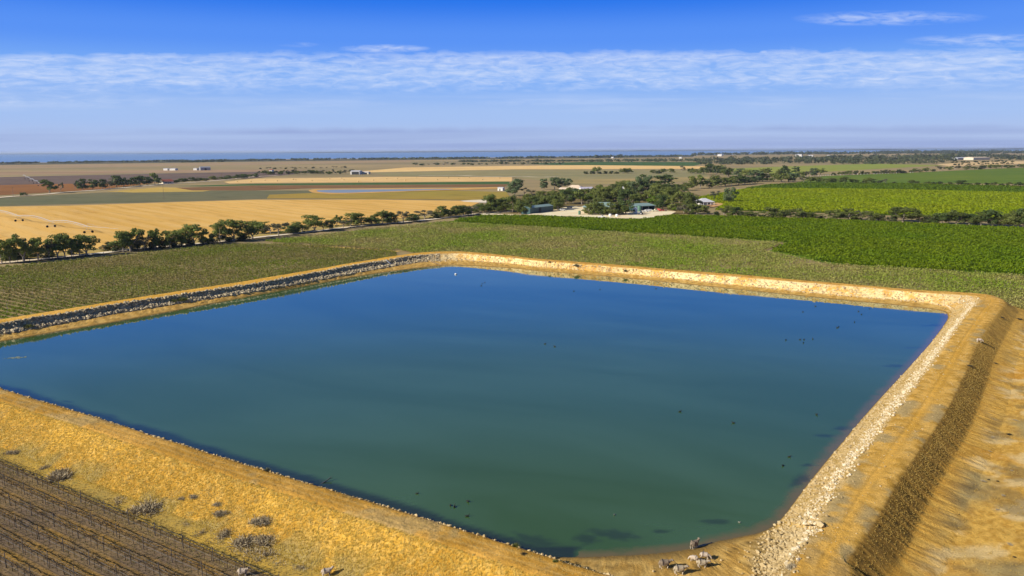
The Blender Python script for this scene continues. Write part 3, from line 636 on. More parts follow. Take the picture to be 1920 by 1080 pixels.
field('gravel_yard', [(905, 406), (900, 399), (985, 403), (1040, 393), (1070, 386), (1100, 386.5), (1180, 396), (1230, 392.5), (1268, 396.5), (1256, 403), (1192, 412.5), (1100, 409.5), (1015, 405)], GZ+.5, fmat('yard_gravel', 'e6d2b2', 'd2bb94', 'c4a880', s1=.06, s2=.5), 'pale gravel yard around the green sheds', 'yard')
field('driveway', [(1338, 381), (1352, 378.8), (1368, 379.2), (1358, 384), (1330, 389), (1322, 386)], GZ+.5, fmat('drive_earth', 'c49a6a', 'b08a5c', s1=.06, s2=.5), 'tan drive beside the white house', 'drive')
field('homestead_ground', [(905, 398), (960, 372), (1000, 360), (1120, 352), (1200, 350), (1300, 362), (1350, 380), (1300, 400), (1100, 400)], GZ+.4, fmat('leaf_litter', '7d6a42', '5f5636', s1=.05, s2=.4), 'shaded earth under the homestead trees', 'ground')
# near bare vineyard at the lower left
r0 = G(0, 879)[:2]; dn = np.array([math.cos(ROWA), math.sin(ROWA)]); np_ = np.array([dn[1], -dn[0]])
q0 = [r0-dn*30-np_*1.2, r0+dn*105-np_*1.2, r0+dn*105+np_*48, r0-dn*30+np_*48]
sheet_obj('vineyard_soil', q0, GZ+.10, soil2, 'brown soil striped with dry grass under the bare vines', 'soil')
sheet_obj('grass_verge', [r0-dn*30+np_*.6, r0+dn*105+np_*.6, r0+dn*105-np_*12, r0-dn*30-np_*12], GZ+.07, fmat('verge_straw', 'b8963e', '9c8444', '8a7c40', s1=.12, s2=.9), 'dry grass strip at the foot of the near bank', 'verge')

# ------------------------------------------------------------------ trees
def clump_leaves(cl, n, leaf, jit=.7):
    """cl: list of (centre, radii); leaf faces lie on and inside the clumps, facing outward"""
    wts = np.array([c_[1][0]*c_[1][2] for c_ in cl]); wts /= wts.sum()
    V_, N_ = [], []
    for (c_, r_), w_ in zip(cl, wts):
        k_ = max(4, int(n*w_)); d_ = rng.normal(size=(k_, 3)); d_ /= np.linalg.norm(d_, axis=1)[:, None]
        rad = (.55+.45*rng.random(k_)**.5)*(1+.25*rng.normal(size=k_)*.6)
        V_.append(np.array(c_)+d_*rad[:, None]*np.array(r_)); N_.append(d_/np.array(r_)*min(r_)+rng.normal(size=(k_, 3))*jit*.6)
    c_ = np.concatenate(V_); nr_ = np.concatenate(N_); nr_ /= np.linalg.norm(nr_, axis=1)[:, None]; n = len(c_)
    a = np.cross(nr_, rng.normal(size=(n, 3))); a /= np.linalg.norm(a, axis=1)[:, None]; b = np.cross(nr_, a)
    s1 = (leaf*(.55+.9*rng.random(n)))[:, None]; s2 = s1*(.5+.4*rng.random(n))[:, None]
    v = np.stack([c_-a*s1, c_-b*s2, c_+a*s1, c_+b*s2], 1).reshape(-1, 3)
    return v, np.arange(4*n).reshape(n, 4)
LEAF = {'g': foliage('gum_leaf', (.10, .14, .025), (.21, .25, .055)), 'b': foliage('olive_leaf', (.092, .125, .027), (.20, .225, .052)),
        't': foliage('blue_gum_leaf', (.095, .14, .06), (.16, .205, .088)), 'd': foliage('dark_leaf', (.055, .088, .024), (.105, .145, .038)),
        's': foliage('shrub_leaf', (.05, .07, .025), (.10, .11, .04)), 'y': foliage('lime_leaf', (.12, .20, .012), (.17, .25, .02)),
        'p': foliage('grey_leaf', (.11, .115, .065), (.16, .155, .09)), 'r': foliage('hedge_leaf', (.085, .11, .026), (.155, .18, .042)), 'f': foliage('far_leaf', (.055, .072, .034), (.095, .11, .05))}
bark = plain('pale_bark', (.34, .29, .23), (.20, .165, .13), 6, .9, .1)
def proto(kind, seed, lite=False):
    rs = np.random.default_rng(seed); U = rs.uniform; cl = []; tb = MB()
    if kind in 'g':
        nb_ = rs.integers(3, 5)
        for k_ in range(nb_):
            a = 2*math.pi*(k_+U(-.3, .3))/nb_; rr = U(.2, .34); zz = U(.58, .82)
            tb.bar((0, 0, .16), (rr*.5*math.cos(a), rr*.5*math.sin(a), zz*.62), .020, .013, 5); tb.bar((rr*.5*math.cos(a), rr*.5*math.sin(a), zz*.62), (rr*math.cos(a), rr*math.sin(a), zz), .013, .006, 5)
            for q_ in range(8):
                b = a+U(-1.0, 1.0); r2 = np.clip(rr+U(-.22, .16), 0, .44)
                cl.append(((r2*math.cos(b), r2*math.sin(b), np.clip(zz+U(-.34, .17), .26, .92)), (U(.07, .16), U(.07, .16), U(.06, .12))))
        tb.bar((0, 0, -.03), (0, 0, .18), .034, .026, 6)
    elif kind in 'bdyr':
        nn_ = 24 if kind != 'd' else 28
        for k_ in range(nn_):
            a = U(0, 6.28); z_ = U(.20, .88); mr = .40*math.sqrt(max(.05, 1-((z_-.42)/.52)**2)); rr = mr*U(.35, 1)
            cl.append(((rr*math.cos(a), rr*math.sin(a), z_), (U(.07, .19), U(.07, .19), U(.06, .14))))
        tb.bar((0, 0, -.03), (U(-.05, .05), U(-.05, .05), .55), .03, .012, 6)
        for k_ in range(3): a = U(0, 6.28); tb.bar((0, 0, .2), (.25*math.cos(a), .25*math.sin(a), .55), .018, .007, 5)
    elif kind == 't':
        for k_ in range(17):
            a = U(0, 6.28); z_ = U(.22, .93); mr = .40*(1-.55*abs(z_-.5)); rr = mr*U(.2, 1)
            cl.append(((rr*math.cos(a), rr*math.sin(a), z_), (U(.10, .17), U(.10, .17), U(.09, .15))))
        tb.bar((0, 0, -.03), (0, 0, .8), .028, .008, 6)
        for k_ in range(4): a = U(0, 6.28); tb.bar((0, 0, U(.2, .4)), (.28*math.cos(a), .28*math.sin(a), U(.5, .75)), .014, .005, 5)
    elif kind == 's':
        for k_ in range(11):
            a = U(0, 6.28); z_ = U(.12, .75); rr = .40*math.sqrt(max(.05, 1-(z_/.95)**2))*U(.3, 1)
            cl.append(((rr*math.cos(a), rr*math.sin(a), z_), (U(.12, .2), U(.12, .2), U(.14, .22))))
        for k_ in range(4): a = U(0, 6.28); tb.bar((0, 0, -.05), (.2*math.cos(a), .2*math.sin(a), .5), .018, .006, 5)
    else:
        tb.bar((0, 0, -.03), (0, 0, .4), .024, .018, 6)
        for k_ in range(7):
            a = U(0, 6.28); rr = U(.12, .40); z_ = U(.5, .9)
            tb.bar((0, 0, U(.2, .4)), (rr*math.cos(a), rr*math.sin(a), z_), .014, .004, 5)
            for q_ in range(2): cl.append(((rr*math.cos(a)+U(-.08, .08), rr*math.sin(a)+U(-.08, .08), z_+U(-.08, .06)), (U(.08, .13), U(.08, .13), U(.06, .11))))
    n = {'g': 2700, 'b': 2800, 'd': 3200, 'y': 2200, 'r': 2800, 't': 2600, 's': 1300, 'p': 1100, 'f': 900}[kind]; lf = .027
    if kind == 's': lf = .042
    if kind == 'p': lf = .026
    if lite: n = int(n*.3); lf *= 1.8
    v, f = clump_leaves(cl, n, lf)
    return mesh('crown', v, [f], [LEAF[kind]]), tb.mesh('trunk', [bark])
PROTO = {}
def get_proto(kind, var, lite):
    key = (kind, var, lite)
    if key not in PROTO: PROTO[key] = proto(kind, hash(key) % 1 if False else (ord(kind)*31+var*7+lite*3), lite)
    return PROTO[key]
NAMES = {'g': ('gum_tree', 'tree'), 'b': ('bushy_tree', 'tree'), 't': ('tall_gum_tree', 'tree'), 'd': ('domed_tree', 'tree'), 's': ('shrub', 'shrub'), 'y': ('lime_tree', 'tree'), 'p': ('sparse_tree', 'tree'), 'r': ('bushy_tree', 'tree'), 'f': ('small_tree', 'tree')}
DESC = {'g': 'spreading gum with pale forked trunk', 'b': 'dense olive green tree', 't': 'tall blue green gum', 'd': 'large dark domed tree', 's': 'low rounded shrub', 'y': 'bright lime green tree', 'p': 'thin grey sparse tree', 'r': 'bushy dark green tree', 'f': 'small dark tree'}
ntree = 0
def tree(u, v, top, wpx, kind, label, group):
    global ntree
    p_ = G(u, v); dp = depth(p_); h_ = max(1.2, (v-top)*dp/F*1.06); w_ = max(1.2, wpx*dp/F*1.40)
    w_ = min(w_, h_*2.4)
    var = ntree % 4; ntree += 1; lite = dp > 900
    cm, tm = get_proto(kind, var, lite)
    e = empty(NAMES[kind][0], p_, random.uniform(0, 6.28), (w_, w_, h_))
    link('trunk', tm, e); link('crown', cm, e); tag(e, label, NAMES[kind][1], group); return e
def tree_group(items, ox, oy, sc_, place, group):
    it = sorted(items, key=lambda q_: q_[0])
    for k_, (X, Y, T, Wd, kd) in enumerate(it):
        tree(ox+X/sc_, oy+Y/sc_, oy+T/sc_, Wd/sc_, kd, f'{DESC[kd]}, {nth(k_+1)} from left {place}', group)
tree_group([(15, 980, 775, 120, 'g'), (75, 978, 800, 80, 'b'), (180, 965, 765, 190, 'g'), (287, 955, 790, 120, 'g'), (370, 945, 800, 100, 'p'), (435, 940, 765, 150, 'g'), (488, 935, 762, 120, 'g'), (540, 930, 770, 90, 'g'), (598, 922, 770, 100, 'g'), (650, 918, 770, 180, 'g'),
            (240, 930, 880, 160, 's'), (120, 945, 890, 120, 's'), (340, 935, 870, 130, 's'), (560, 915, 860, 120, 's'), (60, 955, 870, 150, 's'), (210, 945, 850, 120, 'b')], 0, 250, 4, 'in the leftmost roadside clump', 'gum trees along the gravel road')
tree_group([(800, 882, 838, 80, 'p'), (838, 878, 808, 110, 's'), (925, 890, 740, 120, 'g'), (980, 885, 722, 175, 'g'), (1085, 880, 765, 90, 'p'), (1167, 868, 725, 130, 'g'), (1270, 860, 735, 115, 'g'), (1365, 850, 725, 140, 'g'), (1455, 845, 690, 180, 'g'), (1545, 835, 785, 85, 'd'), (1610, 825, 745, 80, 's'), (1650, 820, 665, 120, 'g'), (1755, 810, 655, 175, 'g'), (1895, 795, 668, 150, 'g'),
            (1940, 745+8, 665, 120, 'g'), (1030, 875, 800, 120, 's'), (1120, 870, 810, 100, 's'), (1220, 862, 790, 110, 's'), (1320, 852, 790, 100, 's'), (1410, 845, 780, 110, 's'), (1700, 812, 740, 110, 's'), (1830, 802, 740, 120, 's'), (890, 885, 800, 110, 's')], 0, 250, 4, 'in the middle roadside row', 'gum trees along the gravel road')
tree_group([(45, 755, 690, 100, 'b'), (110, 760, 690, 90, 'p'), (170, 772, 650, 125, 'p'), (240, 755, 685, 130, 'd'), (290, 752, 680, 100, 'b'), (345, 742, 650, 140, 'b'), (440, 738, 620, 140, 'g'), (505, 735, 650, 90, 'p'), (555, 725, 650, 100, 'b'), (606, 700, 615, 75, 'g'), (655, 712, 640, 100, 'p'), (710, 700, 595, 120, 'b'), (790, 692, 600, 150, 'b'), (870, 690, 620, 110, 'b'), (950, 682, 585, 130, 'b'), (1015, 680, 590, 110, 'd'), (1105, 672, 580, 110, 'p'), (1180, 662, 605, 110, 'd'), (1265, 645, 570, 140, 'p'), (1340, 640, 600, 80, 'd'), (1380, 635, 545, 120, 'b'), (1445, 627, 565, 110, 'b'), (1500, 622, 545, 100, 'b'), (1555, 618, 538, 110, 'b'), (1615, 612, 545, 100, 'p'), (1690, 603, 530, 120, 'b'), (1755, 592, 465, 110, 'b'), (1825, 590, 490, 130, 'b'), (1885, 590, 480, 120, 'b')],
           480, 250, 4, 'in the dense roadside row', 'gum trees along the gravel road')
tree_group([(30, 600, 520, 90, 'd'), (100, 590, 520, 100, 'b'), (200, 590, 510, 120, 'b'), (290, 590, 480, 130, 'b'), (355, 590, 400, 110, 'g'), (440, 590, 440, 120, 'b'), (520, 590, 470, 120, 'b'), (605, 595, 405, 110, 'b'), (680, 602, 450, 140, 'b'), (745, 604, 475, 140, 'b'), (770, 607, 495, 120, 'b'), (715, 606, 470, 130, 'b'), (1080, 560, 400, 150, 'b'), (1110, 570, 440, 130, 'b'), (630, 400, 225, 215, 't'), (740, 400, 310, 120, 'p'), (820, 390, 335, 110, 'p'), (780, 490, 385, 140, 'b'), (860, 490, 385, 130, 'b'), (945, 335, 215, 115, 't'), (1080, 330, 198, 130, 't'), (1150, 328, 212, 120, 't'), (1225, 300, 212, 110, 't'), (930, 475, 350, 130, 'b'), (1000, 520, 400, 150, 'b'), (1050, 470, 335, 160, 'b'), (1120, 535, 370, 170, 'b'), (1210, 500, 335, 160, 'd'), (1290, 490, 330, 150, 't'), (1385, 505, 345, 140, 'g'), (1470, 480, 385, 100, 'y'), (950, 400, 345, 140, 'p'), (700, 520, 420, 140, 'b'), (840, 550, 410, 140, 'b'), (900, 560, 430, 150, 'd'), (960, 560, 420, 150, 'b'), (1040, 560, 410, 160, 'b'), (1250, 430, 310, 130, 'b'), (1330, 440, 330, 140, 'b'), (1420, 440, 325, 140, 'b'), (1540, 480, 325, 160, 'b'), (1615, 480, 310, 160, 'b'), (1700, 470, 300, 170, 'b'), (1785, 480, 310, 170, 'b'), (1870, 500, 330, 170, 'd'), (1560, 560, 430, 140, 'b'), (1480, 560, 440, 120, 'p'), (1150, 430, 330, 150, 'b'), (470, 560, 450, 130, 'd'), (240, 570, 500, 110, 'b')],
           860, 300, 6, 'in the clump around the green shed', 'homestead trees')
tree_group([(25, 850, 745, 100, 'b'), (130, 855, 720, 140, 'b'), (245, 855, 745, 110, 'p'), (190, 850, 780, 80, 's'), (310, 850, 760, 90, 'b'), (440, 855, 690, 190, 'd'), (95, 862, 715, 150, 'b'), (275, 864, 715, 150, 'b'), (20, 860, 730, 130, 'b'), (390, 864, 730, 140, 'b'), (215, 864, 765, 100, 'b'), (160, 862, 750, 110, 'd'), (350, 862, 755, 110, 'b'), (70, 690, 545, 110, 'b'), (130, 690, 520, 150, 'b'), (240, 700, 540, 180, 'b'), (330, 700, 560, 150, 'b'), (300, 585, 510, 110, 'b'), (360, 560, 480, 90, 'b'), (460, 700, 540, 150, 'b'), (590, 740, 600, 130, 'b'), (555, 640, 450, 150, 't'), (440, 560, 470, 120, 'b'), (625, 540, 400, 120, 'd'), (705, 610, 425, 130, 't'), (880, 525, 405, 260, 'd'), (800, 650, 500, 180, 'b'), (900, 605, 500, 150, 'd'), (1000, 590, 510, 130, 'b'), (660, 690, 590, 120, 'p'), (190, 760, 600, 150, 'b'), (520, 780, 620, 150, 'b'), (700, 740, 560, 160, 'b'), (770, 720, 520, 170, 'b'), (400, 640, 500, 150, 'b'), (490, 620, 480, 150, 'b'), (640, 640, 470, 160, 'd'), (960, 660, 540, 170, 'b'), (1060, 650, 540, 160, 'b'), (880, 760, 570, 170, 'b')],
           1100, 260, 6, 'behind the big green roofed shed', 'homestead trees')
tree_group([(735, 780, 630, 120, 'y'), (850, 800, 635, 140, 'd'), (960, 805, 640, 140, 'b'), (985, 815, 765, 80, 'y'), (1055, 815, 755, 110, 'p'), (1040, 740, 600, 150, 'b'), (1145, 780, 620, 150, 'b'), (1230, 770, 640, 140, 'b'), (1165, 850, 735, 150, 'b'), (1090, 845, 740, 130, 'p'), (1240, 850, 725, 140, 'b'), (1320, 850, 755, 140, 'b'), (1435, 700, 580, 110, 'p'), (1612, 722, 565, 145, 't'), (880, 720, 590, 150, 'b'), (790, 720, 580, 130, 'b'), (970, 690, 570, 140, 'b'), (1130, 690, 590, 130, 'b')],
           1100, 260, 6, 'in the clump beside the white house', 'homestead trees')
tree_group([(60, 545, 455, 130, 'd'), (150, 530, 450, 120, 'p'), (270, 522, 430, 160, 'b'), (345, 505, 360, 110, 'b'), (440, 500, 355, 110, 'g'), (540, 497, 400, 130, 'b'), (600, 480, 348, 140, 'b'), (640, 480, 410, 130, 'b'), (720, 472, 375, 140, 'b'), (790, 466, 368, 140, 'b'), (870, 460, 350, 150, 'd'), (940, 452, 365, 130, 'd'), (1015, 445, 368, 120, 'd'), (760, 365, 262, 155, 'b'), (860, 370, 278, 130, 't'), (960, 380, 285, 120, 'b'), (1060, 425, 300, 160, 't'), (1140, 425, 330, 130, 'd'), (1150, 350, 275, 110, 'b'), (1200, 345, 265, 70, 'g'), (1260, 425, 330, 130, 'b'), (1350, 430, 330, 140, 'b'), (1395, 370, 248, 110, 'd'), (1320, 380, 280, 80, 'b'), (1430, 425, 330, 120, 'b'), (1480, 427, 330, 120, 't'), (1512, 330, 252, 80, 'd'), (1560, 400, 310, 120, 'b'), (1650, 375, 290, 110, 'p'), (1700, 365, 275, 110, 't'), (1790, 345, 275, 100, 'g'), (1600, 432, 370, 90, 'p'), (1680, 432, 365, 110, 'b'), (1750, 432, 370, 110, 'b'), (1850, 437, 390, 90, 'b'), (1905, 437, 385, 80, 'b')],
           1240, 270, 6, 'in the belt behind the lime vines', 'tree belt beyond the homestead')
tree_group([(20, 330, 275, 70, 'b'), (110, 328, 275, 80, 'b'), (230, 332, 245, 70, 'p'), (330, 332, 265, 90, 'b'), (400, 337, 280, 90, 'b'), (480, 342, 260, 120, 'b'), (548, 322, 222, 120, 'd'), (620, 342, 240, 130, 'd'), (685, 300, 235, 90, 'b'), (-100, 330, 290, 70, 'b'), (-40, 332, 285, 70, 's')],
           1240, 270, 6, 'in the far pasture row behind the dome', 'trees on the far pasture edge')
tree_group([(1430, 158, 125, 90, 's'), (1500, 158, 122, 90, 's'), (1555, 155, 80, 80, 'g'), (1580, 157, 125, 90, 's'), (1650, 156, 122, 90, 's'), (1720, 155, 122, 90, 's'), (1780, 155, 125, 70, 's'), (1850, 152, 92, 90, 'b'), (1905, 150, 92, 90, 'b')], 860, 300, 6, 'in the small dark pasture thicket', 'thicket in the far pasture')
tree_group([(30, 585, 540, 80, 'r'), (170, 592, 508, 140, 'r'), (100, 590, 560, 70, 's'), (265, 592, 530, 100, 'r'), (340, 592, 520, 110, 'r'), (455, 597, 538, 120, 'r'), (395, 594, 545, 80, 's'), (520, 597, 570, 60, 's'), (600, 602, 530, 120, 'r'), (700, 602, 520, 110, 'r'), (798, 597, 535, 110, 'p'), (850, 606, 540, 100, 'r'), (920, 607, 560, 110, 's'), (750, 603, 565, 80, 's'), (1080, 613, 512, 180, 'r'), (1010, 608, 560, 70, 's'), (1200, 617, 553, 100, 'r'), (1255, 622, 575, 70, 's'), (1350, 627, 550, 140, 'd'), (1450, 631, 535, 120, 'r'), (1540, 632, 558, 120, 'd'), (1620, 640, 540, 120, 'r'), (1700, 643, 532, 130, 'd'), (1780, 645, 555, 110, 'r'), (1850, 652, 538, 120, 'r'), (1912, 655, 512, 110, 'd'), (1300, 625, 565, 80, 's'), (1960, 658, 530, 120, 'r')],
           1400, 250, 3.692, 'in the hedge row at right', 'hedge row of trees at right')
tree_group([(1540, 872, 762, 90, 'p'), (1600, 875, 755, 140, 'b'), (1670, 878, 770, 130, 'd'), (1760, 882, 815, 110, 's'), (1830, 884, 818, 130, 's'), (1450, 870, 815, 130, 's')], 1100, 260, 6, 'at the near end of the hedge', 'hedge row of trees at right')
tree_group([(590, 347, 305, 100, 'b'), (680, 347, 300, 110, 'b'), (740, 347, 315, 70, 'r'), (850, 349, 308, 100, 'r'), (810, 348, 325, 60, 's'), (960, 350, 318, 110, 'p'), (920, 350, 325, 60, 's'), (1020, 350, 330, 60, 's'), (1140, 352, 323, 90, 'r'), (1180, 353, 330, 70, 's'), (1250, 354, 333, 80, 'r'), (1300, 355, 333, 80, 's'), (1340, 355, 330, 80, 's'), (1410, 356, 335, 80, 's'), (1480, 358, 323, 75, 'd'), (1540, 359, 340, 70, 's'), (1600, 360, 338, 80, 's'), (1660, 361, 340, 60, 's'), (1710, 362, 338, 70, 'r'), (1760, 363, 342, 60, 's'), (1810, 364, 338, 80, 'r'), (1880, 365, 338, 80, 'd'), (1940, 366, 340, 80, 'r')],
           1400, 250, 3.692, 'in the second hedge at right', 'second hedge row at right')
tree_group([(260, 405, 365, 145, 'd'), (560, 372, 228, 155, 'g'), (685, 362, 262, 60, 'p'), (840, 325, 262, 75, 'p'), (930, 340, 208, 105, 'd'), (1045, 332, 218, 110, 'd'), (1150, 325, 222, 120, 'd'), (1230, 315, 240, 90, 'p'), (1310, 306, 172, 140, 'd'), (1395, 300, 200, 110, 'd'), (1500, 292, 205, 100, 'd'), (1575, 286, 178, 130, 'd'), (1655, 280, 188, 110, 'd'), (1740, 272, 150, 90, 'g'), (1785, 272, 202, 80, 'd')],
           0, 300, 6, 'along the dirt road at far left', 'trees along the left dirt road')
def tree_line(pxl, n, h0, h1, w0, w1, kinds, label, group, jit=.6):
    c_ = np.array(pxl, float); L_ = np.r_[0, np.cumsum(np.linalg.norm(np.diff(c_, axis=0), axis=1))]
    for k_ in range(n):
        s_ = L_[-1]*(k_+random.uniform(.1, .9))/n; u = np.interp(s_, L_, c_[:, 0]); v = np.interp(s_, L_, c_[:, 1])+random.uniform(-jit, jit)
        tree(u, v, v-random.uniform(h0, h1), random.uniform(w0, w1), random.choice(kinds), label, group)
tree_line([(322, 343.5), (360, 341), (400, 338), (440, 335.5), (480, 332)], 20, 5, 9, 10, 16, 'bd', 'small dark tree in the row right of the red roofed house', 'row right of the red roofed house')
tree_line([(1560, 329), (1622, 326.5), (1691, 325), (1716, 323.5), (1766, 320), (1822, 318), (1879, 316), (1925, 314.5)], 36, 5, 9, 9, 17, 'fbs', 'small dark tree in the thin line between two green vineyards', 'thin tree line at far right')
tree_line([(484, 327.5), (560, 327), (640, 326.5), (665, 326)], 30, 5, 9, 9, 15, 'bfp', 'small tree in the wood around the far white shed', 'wood around the far white shed')
tree_line([(484, 317.5), (600, 316), (655, 315)], 18, 2.5, 4, 5, 9, 'fs', 'tiny dark tree in a broken line across the far pasture', 'broken line of tiny trees')
tree_line([(775, 310), (860, 309.5), (960, 308.5), (1060, 308)], 34, 3, 5, 7, 12, 'fd', 'tiny tree in the dark line on the far gold stubble edge', 'dark line beyond the gold strip')
tree_line([(1785, 305.5), (1900, 303.5)], 16, 2.5, 4, 5, 8, 's', 'small round bush dotted over the pale clearing at far right', 'bushes on the pale clearing', .8)
tree_line([(1790, 309.5), (1900, 307)], 16, 2.5, 4, 5, 8, 's', 'small round bush dotted over the pale clearing at far right', 'bushes on the pale clearing', .8)
print('trees', ntree)
# far woods that read as one mass
def woods(name, pxl, n, h0, h1, w0, w1, vjit, label, kind='f', leaf_n=26):
    c_ = np.array(pxl, float); L_ = np.r_[0, np.cumsum(np.linalg.norm(np.diff(c_, axis=0), axis=1))]
    cl = []
    s_ = rng.uniform(0, L_[-1], n); u = np.interp(s_, L_, c_[:, 0]); v = np.interp(s_, L_, c_[:, 1])-rng.random(n)*vjit
    vs, fs_ = [], []; no = 0
    for a, b in zip(u, v):
        p_ = G(a, b); dp = depth(p_); h_ = rng.uniform(h0, h1)*dp/F; w_ = rng.uniform(w0, w1)*dp/F
        vv, ff = clump_leaves([((p_[0], p_[1], GZ+h_*.55), (w_*.5, w_*.5, h_*.5))], leaf_n, w_*.16); vs.append(vv); fs_.append(ff+no); no += len(vv)
    o = link(name, mesh(name, np.concatenate(vs), [np.concatenate(fs_)], [LEAF[kind]])); return tag(o, label, 'woodland', kind='stuff')
woods('far_woods', [(1310, 309), (1420, 308.5), (1560, 306), (1680, 304), (1790, 302.5)], 420, 4, 7.5, 7, 14, 9, 'dark far woodland belt right of the homestead')
woods('far_woods', [(1300, 291.5), (1420, 290.5), (1560, 289.5), (1740, 288.5), (1925, 288)], 380, 2.5, 5, 5, 10, 1.5, 'thin woodland along the lake shore at right')
woods('far_woods', [(1560, 308.5), (1660, 308), (1770, 307)], 130, 3, 5.5, 5, 9, 4, 'brownish scrub belt before the far woodland')
woods('far_woods', [(1700, 302), (1800, 298), (1925, 301)], 240, 3, 5, 5, 9, 8, 'woods around the long far right sheds')
woods('far_woods', [(1650, 288), (1760, 287), (1925, 287)], 200, 2, 3.5, 5, 9, 3, 'hazy woods on the horizon at far right')
woods('far_woods', [(1100, 304), (1200, 303.5), (1310, 303)], 110, 3, 5, 5, 9, 2, 'low dark trees above the distant green field')
woods('far_woods', [(860, 304.5), (960, 303.5), (1100, 303.5)], 130, 2, 3.5, 5, 9, 1.5, 'dark strip of trees beyond the gold stubble strip')
woods('far_woods', [(1118, 296.5), (1150, 296), (1165, 296)], 26, 3, 6, 6, 10, 1, 'small dark clump of trees at the lake edge')
woods('far_woods', [(-60, 308), (240, 304.5), (480, 301.5), (720, 299), (960, 297), (1300, 293.5)], 420, 1.2, 2.4, 6, 14, 1.5, 'low scrub along the left lake shore')
woods('far_woods', [(340, 305), (420, 303.5)], 40, 1.5, 2.6, 5, 9, 1, 'dark strip of shore trees left of centre')

# ------------------------------------------------------------------ buildings
M_ = {k_: plain(k_, *a) for k_, a in dict(
    green_steel=((.045, .095, .10), (.038, .082, .088), 1., .5), green_roof=((.27, .37, .32), (.22, .31, .27), .6, .45), white_wall=((.68, .66, .62), (.56, .54, .50), 1.), white_roof=((.62, .62, .64), (.50, .50, .52), .6, .5), cream_roof=((.72, .58, .42), (.62, .50, .36), .6),
    lavender_roof=((.52, .48, .55), (.45, .42, .48), .6), red_roof=((.42, .12, .07), (.32, .10, .06), .8), dark_opening=((.02, .022, .025), (.03, .03, .035), 1.), window_glass=((.05, .07, .09), (.04, .05, .06), 1., .15, .5), brick_wall=((.40, .27, .19), (.32, .21, .15), 2.), cream_wall=((.66, .58, .45), (.56, .49, .38), 1.),
    white_paint=((.80, .80, .78), (.74, .74, .72), 1., .3, .5), red_paint=((.50, .06, .05), (.42, .05, .04), 1., .35, .5), cream_paint=((.72, .70, .50), (.66, .64, .45), 1., .35), tyre=((.02, .02, .02), (.03, .03, .03), 1., .9), steel=((.45, .46, .47), (.36, .37, .38), 2., .4, .5), dark_steel=((.10, .10, .105), (.07, .07, .075), 2., .5),
    green_paint=((.05, .16, .08), (.04, .13, .07), 1., .4), green_tank=((.10, .20, .14), (.08, .16, .12), 1., .5), grey_paint=((.30, .31, .33), (.26, .27, .29), 1., .35, .5), wood=((.22, .16, .11), (.15, .11, .08), 4.), blue_paint=((.06, .09, .16), (.05, .08, .13), 1., .4)).items()}
def frame_px(l, r):
    a, b = G(*l), G(*r); return a, float(np.linalg.norm((b-a)[:2])), math.atan2(b[1]-a[1], b[0]-a[0])
def building(name, l, r, dp, eave, rise, wall, roof, label, cat='shed', hip=0., doors=(), windows=(), over=.35, flat=False, chimney=False):
    """front wall from photo base point l to r, depth dp backwards, ridge along the front"""
    a, wd, rz = frame_px(l, r); e = empty(name, a, rz); tag(e, label, cat)
    b = MB(); t_ = .15
    b.box(0, 0, -.2, wd, t_, eave); b.box(0, dp-t_, -.2, wd, dp, eave); b.box(0, t_, -.2, t_, dp-t_, eave); b.box(wd-t_, t_, -.2, wd, dp-t_, eave)
    if not hip and not flat:
        for x0 in (0, wd-t_): b.add([(x0, 0, eave), (x0, dp, eave), (x0, dp/2, eave+rise), (x0+t_, 0, eave), (x0+t_, dp, eave), (x0+t_, dp/2, eave+rise)], [(0, 2, 1), (3, 4, 5), (0, 3, 5, 2), (2, 5, 4, 1)])
    b.build('wall', M_[wall], e)
    q_ = MB(); o_ = over
    if flat: q_.add([(-o_, -o_, eave+.02), (wd+o_, -o_, eave+.02), (wd+o_, dp+o_, eave+rise), (-o_, dp+o_, eave+rise), (-o_, -o_, eave+.2), (wd+o_, -o_, eave+.2), (wd+o_, dp+o_, eave+rise+.2), (-o_, dp+o_, eave+rise+.2)], [(3, 2, 1, 0), (4, 5, 6, 7), (0, 1, 5, 4), (1, 2, 6, 5), (2, 3, 7, 6), (3, 0, 4, 7)])
    else:
        k_ = rise/(dp/2); z0 = eave-o_*k_+.03; th = .12
        top = [(-o_, -o_, z0), (wd+o_, -o_, z0), (wd+o_, dp+o_, z0), (-o_, dp+o_, z0), (hip-o_*(hip == 0), dp/2, eave+rise+.03), (wd-hip+o_*(hip == 0), dp/2, eave+rise+.03)]
        v_ = top+[(x_, y_, z_+th) for x_, y_, z_ in top]
        fc = [(0, 1, 5, 4), (2, 3, 4, 5), (3, 0, 4), (1, 2, 5)] if hip else [(0, 1, 5, 4), (2, 3, 4, 5)]
        rim = [(0, 1, 7, 6), (2, 3, 9, 8)]+([(1, 2, 8, 7), (3, 0, 6, 9)] if hip else [(1, 5, 11, 7), (5, 2, 8, 11), (3, 4, 10, 9), (4, 0, 6, 10)])
        q_.add(v_, [tuple(i_+6 for i_ in f_) for f_ in fc]+[f_[::-1] for f_ in fc]+rim)
    rf = q_.build('roof', M_[roof], e)
    if chimney: c_ = MB(); c_.box(wd*.3, dp*.45, eave, wd*.3+.7, dp*.45+.7, eave+rise+1.0); c_.build('chimney', M_['brick_wall'], rf)
    for (x0, x1, h_) in doors: c_ = MB(); c_.box(x0*wd, -.06, -.1, x1*wd, -.003, h_); c_.build('door', M_['dark_opening'], e)
    for (x0, x1, z0, z1) in windows: c_ = MB(); c_.box(x0*wd, -.05, z0, x1*wd, -.003, z1); c_.build('window', M_['window_glass'], e)
    return e, wd, dp
building('farm_shed', (994, 402), (1037, 397), 8, 4.6, 1.2, 'green_steel', 'green_roof', 'long teal steel shed with a dark doorway beside the vines', doors=[(.37, .47, 4.4)], over=.25)
